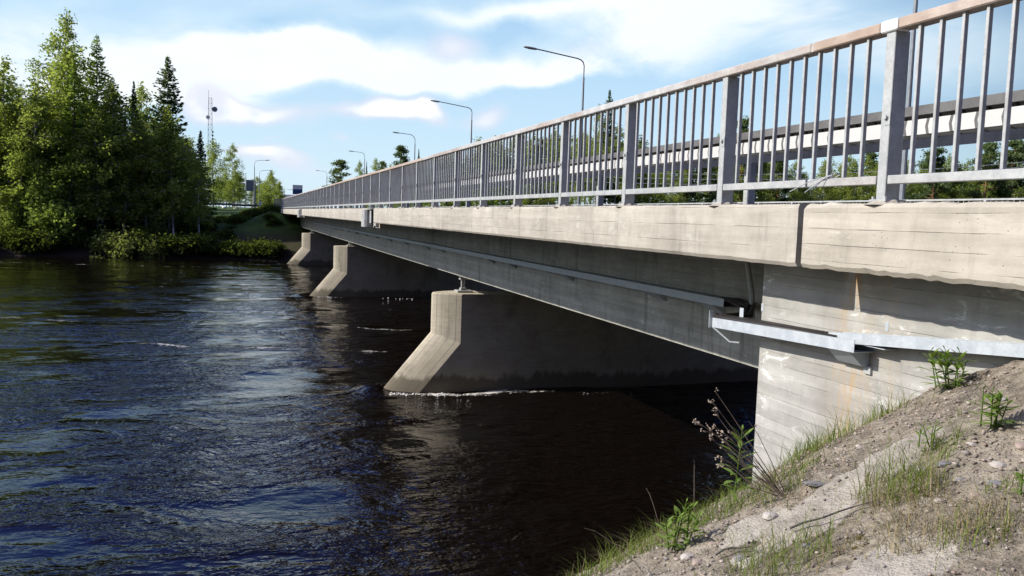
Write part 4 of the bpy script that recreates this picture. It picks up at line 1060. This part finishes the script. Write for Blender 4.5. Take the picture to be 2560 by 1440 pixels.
for (cx,cy,rd,n,h0,h1,lab,_) in TU:
    V,F,v=blades(rg,int(n*.95),cx,cy,rd*1.1,h0*.5,h1,.0042,.95)
    tag(meshobj('grass_tuft',rawmesh('grass_tuft',V,F,False,v),M_GRASS),lab,'grass','grass tufts on the near bank')
    V,F,v=blades(rg,int(n*.45),cx,cy,rd*1.25,h0*.5,h1*.7,.004,1.3)
    o=meshobj('dry_blades',rawmesh('dry_blades',V,F,False,v),M_DRYG); o.parent=bpy.data.objects[-1] if False else [q for q in COL.objects if q.get('label')==lab][0]
ps=[]
for i in range(190):                                     # thin grass scattered over the slope
    u=rg.uniform(1.2,4.25); yv=rg.uniform(2.0,6.2)
    ps.append(blades(rg,int(rg.integers(3,14)),u,yv,.07,.03,.11,.004,1.0))
for i in range(75):                                     # grass fringe on the edge towards the water
    f=rg.random(); cx=1.75+2.5*f; cy=4.35+1.5*f*f+rg.normal()*.12
    ps.append(blades(rg,int(rg.integers(6,24)),cx,cy,.10,.03,.13,.004,1.0))
V,F,v=merge(ps); tag(meshobj('sparse_grass',rawmesh('sparse_grass',V,F,False,v),M_GRASS),'sparse short green grass scattered on the near bank','grass',kind='stuff')
ps=[]
for (cx,cy,n,rd) in((2.78,2.9,170,.16),(2.62,2.62,210,.18),(2.75,2.45,150,.18),(2.5,2.75,70,.2),(2.66,3.6,60,.2)):
    ps.append(blades(rg,n,cx,cy,rd,.06,.2,.0035,1.6,1.,-.35,.1))
for i in range(420): ps.append(blades(rg,int(rg.integers(2,8)),rg.uniform(1.3,4.2),rg.uniform(2,6),.08,.03,.12,.0025,2.4))
V,F,v=merge(ps); tag(meshobj('dry_grass',rawmesh('dry_grass',V,F,False,v),M_DRYG),'matted dry straw and hanging roots on the near bank','dry grass',kind='stuff')
# leafy willowherb plants
def herb(cx,cy,stems,h,lab,leaf=.10,lean=(0,0)):
    r0=thing('leafy_plant',(cx,cy,gz(cx,cy)),lab,'plant','leafy plants on the near bank'); b=MB(); P=[];F=[];vv=[];n=0
    for s in range(stems):
        th=rg.uniform(0,6.283); sp=.35*rg.random() if stems>1 else .06; hh=h*(rg.uniform(.65,1.05) if stems>1 else 1.)
        d=np.array([math.cos(th)*sp+lean[0],math.sin(th)*sp+lean[1],1.]); d/=np.linalg.norm(d); b0=np.array([cx+rg.normal()*.025,cy+rg.normal()*.025,gz(cx,cy)+.015])
        b.tube([tuple(b0),tuple(b0+d*hh*.5),tuple(b0+d*hh)],[.004,.0035,.002],5)
        nl=int(hh/.014)
        for k in range(nl):
            u=(k+.5)/nl; a=k*2.4+rg.random(); up=.25+1.1*u**2
            l=leaf*(.55+.6*math.sin(math.pi*min(1,u*.85+.1)))*rg.uniform(.8,1.15)
            if u>.9: l*=.6
            dv=np.array([math.cos(a),math.sin(a),up]); dv/=np.linalg.norm(dv); sd=np.cross(dv,[0,0,1]); sd/=np.linalg.norm(sd); p0=b0+d*hh*u
            ws=(0.,.5,1.,.8,.0); w0=l*.115
            row=[]
            for q,wq in enumerate(ws):
                f=q/4; c=p0+dv*l*f+np.array([0,0,-.28*l*f*f*(1-u*.6)])
                row+= [c-sd*w0*wq+np.array([0,0,.15*w0*wq]),c+sd*w0*wq+np.array([0,0,.15*w0*wq])]
            P+=row
            for q in range(4): F.append([n+2*q,n+2*q+1,n+2*q+3,n+2*q+2])
            vv+=[rg.random()]*10; n+=10
    b.build('stem',M_HERB,r0); meshobj('leaf_set',rawmesh('leaf_set',np.array(P),np.array(F),True,np.array(vv)),M_HERB,r0)
herb(2.60,3.97,1,.44,'upright leafy stem at the bank edge in front of the wall corner',.12)
herb(4.10,4.04,9,.28,'bushy leafy plant at the top of the slope against the wall',.10)
herb(3.50,3.17,7,.19,'leafy plant on the gravel near the right picture edge',.09)
herb(3.25,3.27,3,.13,'small leafy plant between the crest and the pale slab',.06)
herb(2.09,3.68,6,.25,'leafy plant low on the bank edge near the bottom',.085)
herb(2.95,2.52,3,.12,'small reddish-stemmed leafy plant in the lower right corner',.07)
# dead weed with dried flower heads
r0=thing('dead_weed',(2.66,3.60,gz(2.66,3.6)),'dead brown weed with thin leaning stalks and dried flower heads before the wall','dead weed')
M_STALK=flat('dead_stalk',(.13,.10,.075),.9,.3,30.); M_HEADS=flat('dried_flower_head',(.30,.245,.19),.95,.35,60.)
def atd(px,py,y):
    dv=CR @ Vector(((px-1280)/FPX,-(py-720)/FPX,-1)); k=y/dv.y; return np.array(dv*k)
b=MB(); heads=[]
base=np.array([2.66,3.60,gz(2.66,3.6)])
for (hx,hy,yy,k) in((1787,977,3.72,1),(1779,1002,3.74,3),(1785,1028,3.72,3),(1742,1053,3.8,5),(1770,1075,3.78,5),(1790,1068,3.75,3),(1803,1078,3.7,3),(1774,1092,3.76,4),(1819,1076,3.66,2),(1804,1157,3.72,4),(1800,1166,3.72,2),(1791,1137,3.7,2),(1872,1053,3.62,1),(1809,1098,3.7,2),(1805,1118,3.74,1)):
    e=atd(hx,hy,yy); s0=base+rg.normal(size=3)*np.array([.03,.03,.005]); mid=s0*.5+e*.5+np.array([.015,0,-.02])+rg.normal(size=3)*.012; q3=s0*.2+e*.8+rg.normal(size=3)*.008+np.array([.006,0,0])
    b.tube([tuple(s0),tuple(mid),tuple(q3),tuple(e)],[.0028,.0022,.0017,.0012],5)
    heads.append([])
    for j in range(k):
        c=e+rg.normal(size=3)*np.array([.010,.010,.010]); heads[-1].append(c)
        if j: b.tube([tuple(q3*.35+e*.65),tuple(c)],.0010,4)
b.build('stalks',M_STALK,r0)
for hc in heads:
    Vs=[];Fs=[];n=0
    for c in hc:
        for j in range(5):
            V=IV*.0036*rg.uniform(.6,1.25)*(1+.25*rg.normal(size=(12,1)))+c+rg.normal(size=3)*.0042; Vs.append(V);Fs.append(IF+n);n+=12
    meshobj('flower_head',rawmesh('flower_head',np.concatenate(Vs),np.concatenate(Fs)),M_HEADS,r0)
for (pts,lab) in(([(1.88,3.62),(1460,1320)],'single bare dry stalk arching over the water at the bottom left of the bank'),([(2.38,4.02),(1735,1150)],'thin dry straw standing left of the upright leafy stem'),([(2.20,4.02),(1615,1220)],'dry straw bending far left over the dark water')):
    (x0,y0),(hx,hy)=pts; s0=np.array([x0,y0,gz(x0,y0)]); e=atd(hx,hy,y0+.1); m_=s0*.45+e*.55+np.array([.0,0,.035])
    tag(MB().tube([tuple(s0),tuple(s0*.75+m_*.25+np.array([0,0,.012])),tuple(m_),tuple(m_*.4+e*.6+np.array([0,0,.012])),tuple(e)],[.0022,.002,.0016,.0013,.0009],5).build('dry_stalk',M_STALK),lab,'stalk')
for (p0,p1,lab) in(((2.40,3.22),(2.70,3.02),'dark thin twig lying across the slope below the long pale slab'),((2.1,3.35),(2.22,3.22),'short dark twig on the gravel low on the bank')):
    pts=[]
    for i in range(6):
        u=i/5; x=p0[0]*(1-u)+p1[0]*u+rg.normal()*.008; y=p0[1]*(1-u)+p1[1]*u+rg.normal()*.008; pts.append((x,y,gz(x,y)+.035+.01*math.sin(u*3)))
    tag(MB().tube(pts,[.006,.006,.005,.0045,.004,.002],6).build('twig',M_CABLE),lab,'twig')
# stones one can point at
def stone(x,y,s,m,lab,fl=.6,asp=1.3,rz=0):
    import bmesh
    bm=bmesh.new(); bmesh.ops.create_icosphere(bm,subdivisions=2,radius=1)
    k=rg.uniform(0,99)
    for v in bm.verts:
        c=v.co; f=1+.55*float(fbm(c.x*1.1+k,c.y*1.1+c.z*1.3,3)); q=Vector((round(c.x*2.2)/2.2,round(c.y*2.2)/2.2,round(c.z*2.2)/2.2)); v.co=(c*.55+q*.45)*f
    me=bpy.data.meshes.new('stone'); bm.to_mesh(me); bm.free()
    o=meshobj('stone',me,m); o.location=(x,y,gz(x,y)+s*fl*.35); o.scale=(s*asp,s,s*fl); o.rotation_euler=(rg.uniform(-.3,.3),rg.uniform(-.3,.3),rz+rg.uniform(-.4,.4))
    tag(o,lab,'stone','stones on the near bank')
for q in((2.78,3.52,.045,M_ROCK3,'flat grey flake of rock beside the upper left end of the pale slab',.3,1.6),(3.35,3.13,.022,M_ROCK,'pale pebble right of the small leafy plant'),(3.24,2.88,.035,M_ROCK,'pale rounded stone in the gravel near the right edge'),
  (3.15,3.09,.03,M_ROCK3,'dark grey stone near the upper end of the pale slab'),(2.195,3.52,.022,M_ROCK2,'small pinkish stone above the white one at the bottom'),(2.06,3.52,.03,M_ROCK,'white rounded stone low on the bank near the bottom plant'),
  (2.05,3.41,.024,M_ROCK2,'reddish stone just below the white rounded stone'),(3.05,2.90,.026,M_ROCK,'beige stone in the middle of the right hand gravel'),(3.41,2.91,.034,M_ROCK2,'large reddish stone at the right picture edge'),
  (3.27,3.80,.02,M_ROCK,'tiny pale chip at the crest of the slope'),(3.06,2.72,.03,M_ROCK3,'grey stone low in the right hand gravel'),(2.93,2.70,.022,M_ROCK2,'brownish stone beside the tall grass tuft'),
  (2.17,3.24,.024,M_ROCK3,'dark chip beside the low green tuft'),(3.07,3.15,.028,M_ROCK,'pale stone at the right side of the small slab'),(2.84,2.80,.02,M_ROCK,'pale pebble under the tall grass tuft'),
  (2.49,3.48,.04,M_ROCK,'angular pale stone left of the long pale slab',.6,1.4),(2.36,3.02,.02,M_ROCK3,'dark stone on the dry straw low on the slope')):
    stone(*q[:5],**({'fl':q[5],'asp':q[6]} if len(q)>5 else {}))
# gravel
def gravel(name,n,smin,smax,m,seed,lab):
    r_=np.random.default_rng(seed); X=r_.uniform(1.1,4.32,n); Y=r_.uniform(1.9,6.3,n)
    keep=(slabmask(X,Y)<.3)|(r_.random(n)<.06); keep&=(fbm(X*2.2,Y*2.2,seed)>-.14+.2*r_.random(n)-.1); X=X[keep];Y=Y[keep];n=len(X)
    s=smin*(smax/smin)**(r_.random(n)**2.4); Z=ground_z(X,Y)+.012+s*.2
    sh=IV[None]*(1+.22*r_.normal(size=(n,12,1)))*s[:,None,None]*np.stack([r_.uniform(.8,1.5,n),r_.uniform(.7,1.1,n),r_.uniform(.4,.8,n)],1)[:,None,:]
    a=r_.uniform(0,6.283,n); c,s_=np.cos(a)[:,None],np.sin(a)[:,None]
    x=sh[:,:,0]*c-sh[:,:,1]*s_; y=sh[:,:,0]*s_+sh[:,:,1]*c
    V=np.stack([x+X[:,None],y+Y[:,None],sh[:,:,2]+Z[:,None]],-1).reshape(-1,3)
    F=(IF[None]+12*np.arange(n)[:,None,None]).reshape(-1,3)
    tag(meshobj(name,rawmesh(name,V,F,False,np.repeat(r_.random(n),12)),m),lab,'gravel',kind='stuff')
mgv,t=mat('gravel_stones'); at=t.n('ShaderNodeAttribute',attribute_name='v').outputs['Fac']; p=objco(t)
cr=t.n('ShaderNodeValToRGB',{0:at}); el=cr.color_ramp.elements; el[0].color=(.13,.105,.085,1); el[1].color=(.42,.37,.32,1)
for pos,c_ in((.25,(.24,.20,.165,1)),(.5,(.30,.22,.17,1)),(.7,(.22,.215,.215,1)),(.85,(.36,.31,.26,1))):
    e_=el.new(pos); e_.color=c_
out(t,bsdf(t,t.mix(t.ramp(t.noise(p,60.,3),.3,.7,0,.5),cr.outputs[0],(.12,.10,.08)),.9))
gravel('gravel',24000,.0022,.012,mgv,31,'loose gravel strewn over the near bank')
gravel('gravel',110,.010,.022,mgv,33,'coarse pebbles strewn over the near bank')
# moss cushion
ps=[]
for i in range(1): ps.append(blades(rg,500,2.47,2.86,.05,.01,.03,.004,1.))
V,F,v=merge(ps); tag(meshobj('moss_cushion',rawmesh('moss_cushion',V,F,False,v),leafmat('moss',(.10,.085,.015),(.20,.16,.03))),'ochre moss cushion low in the middle of the slope','moss')
print('TRIS', sum(len(o.data.polygons) for o in bpy.data.objects if o.type=='MESH'), 'OBJ', len(bpy.data.objects))
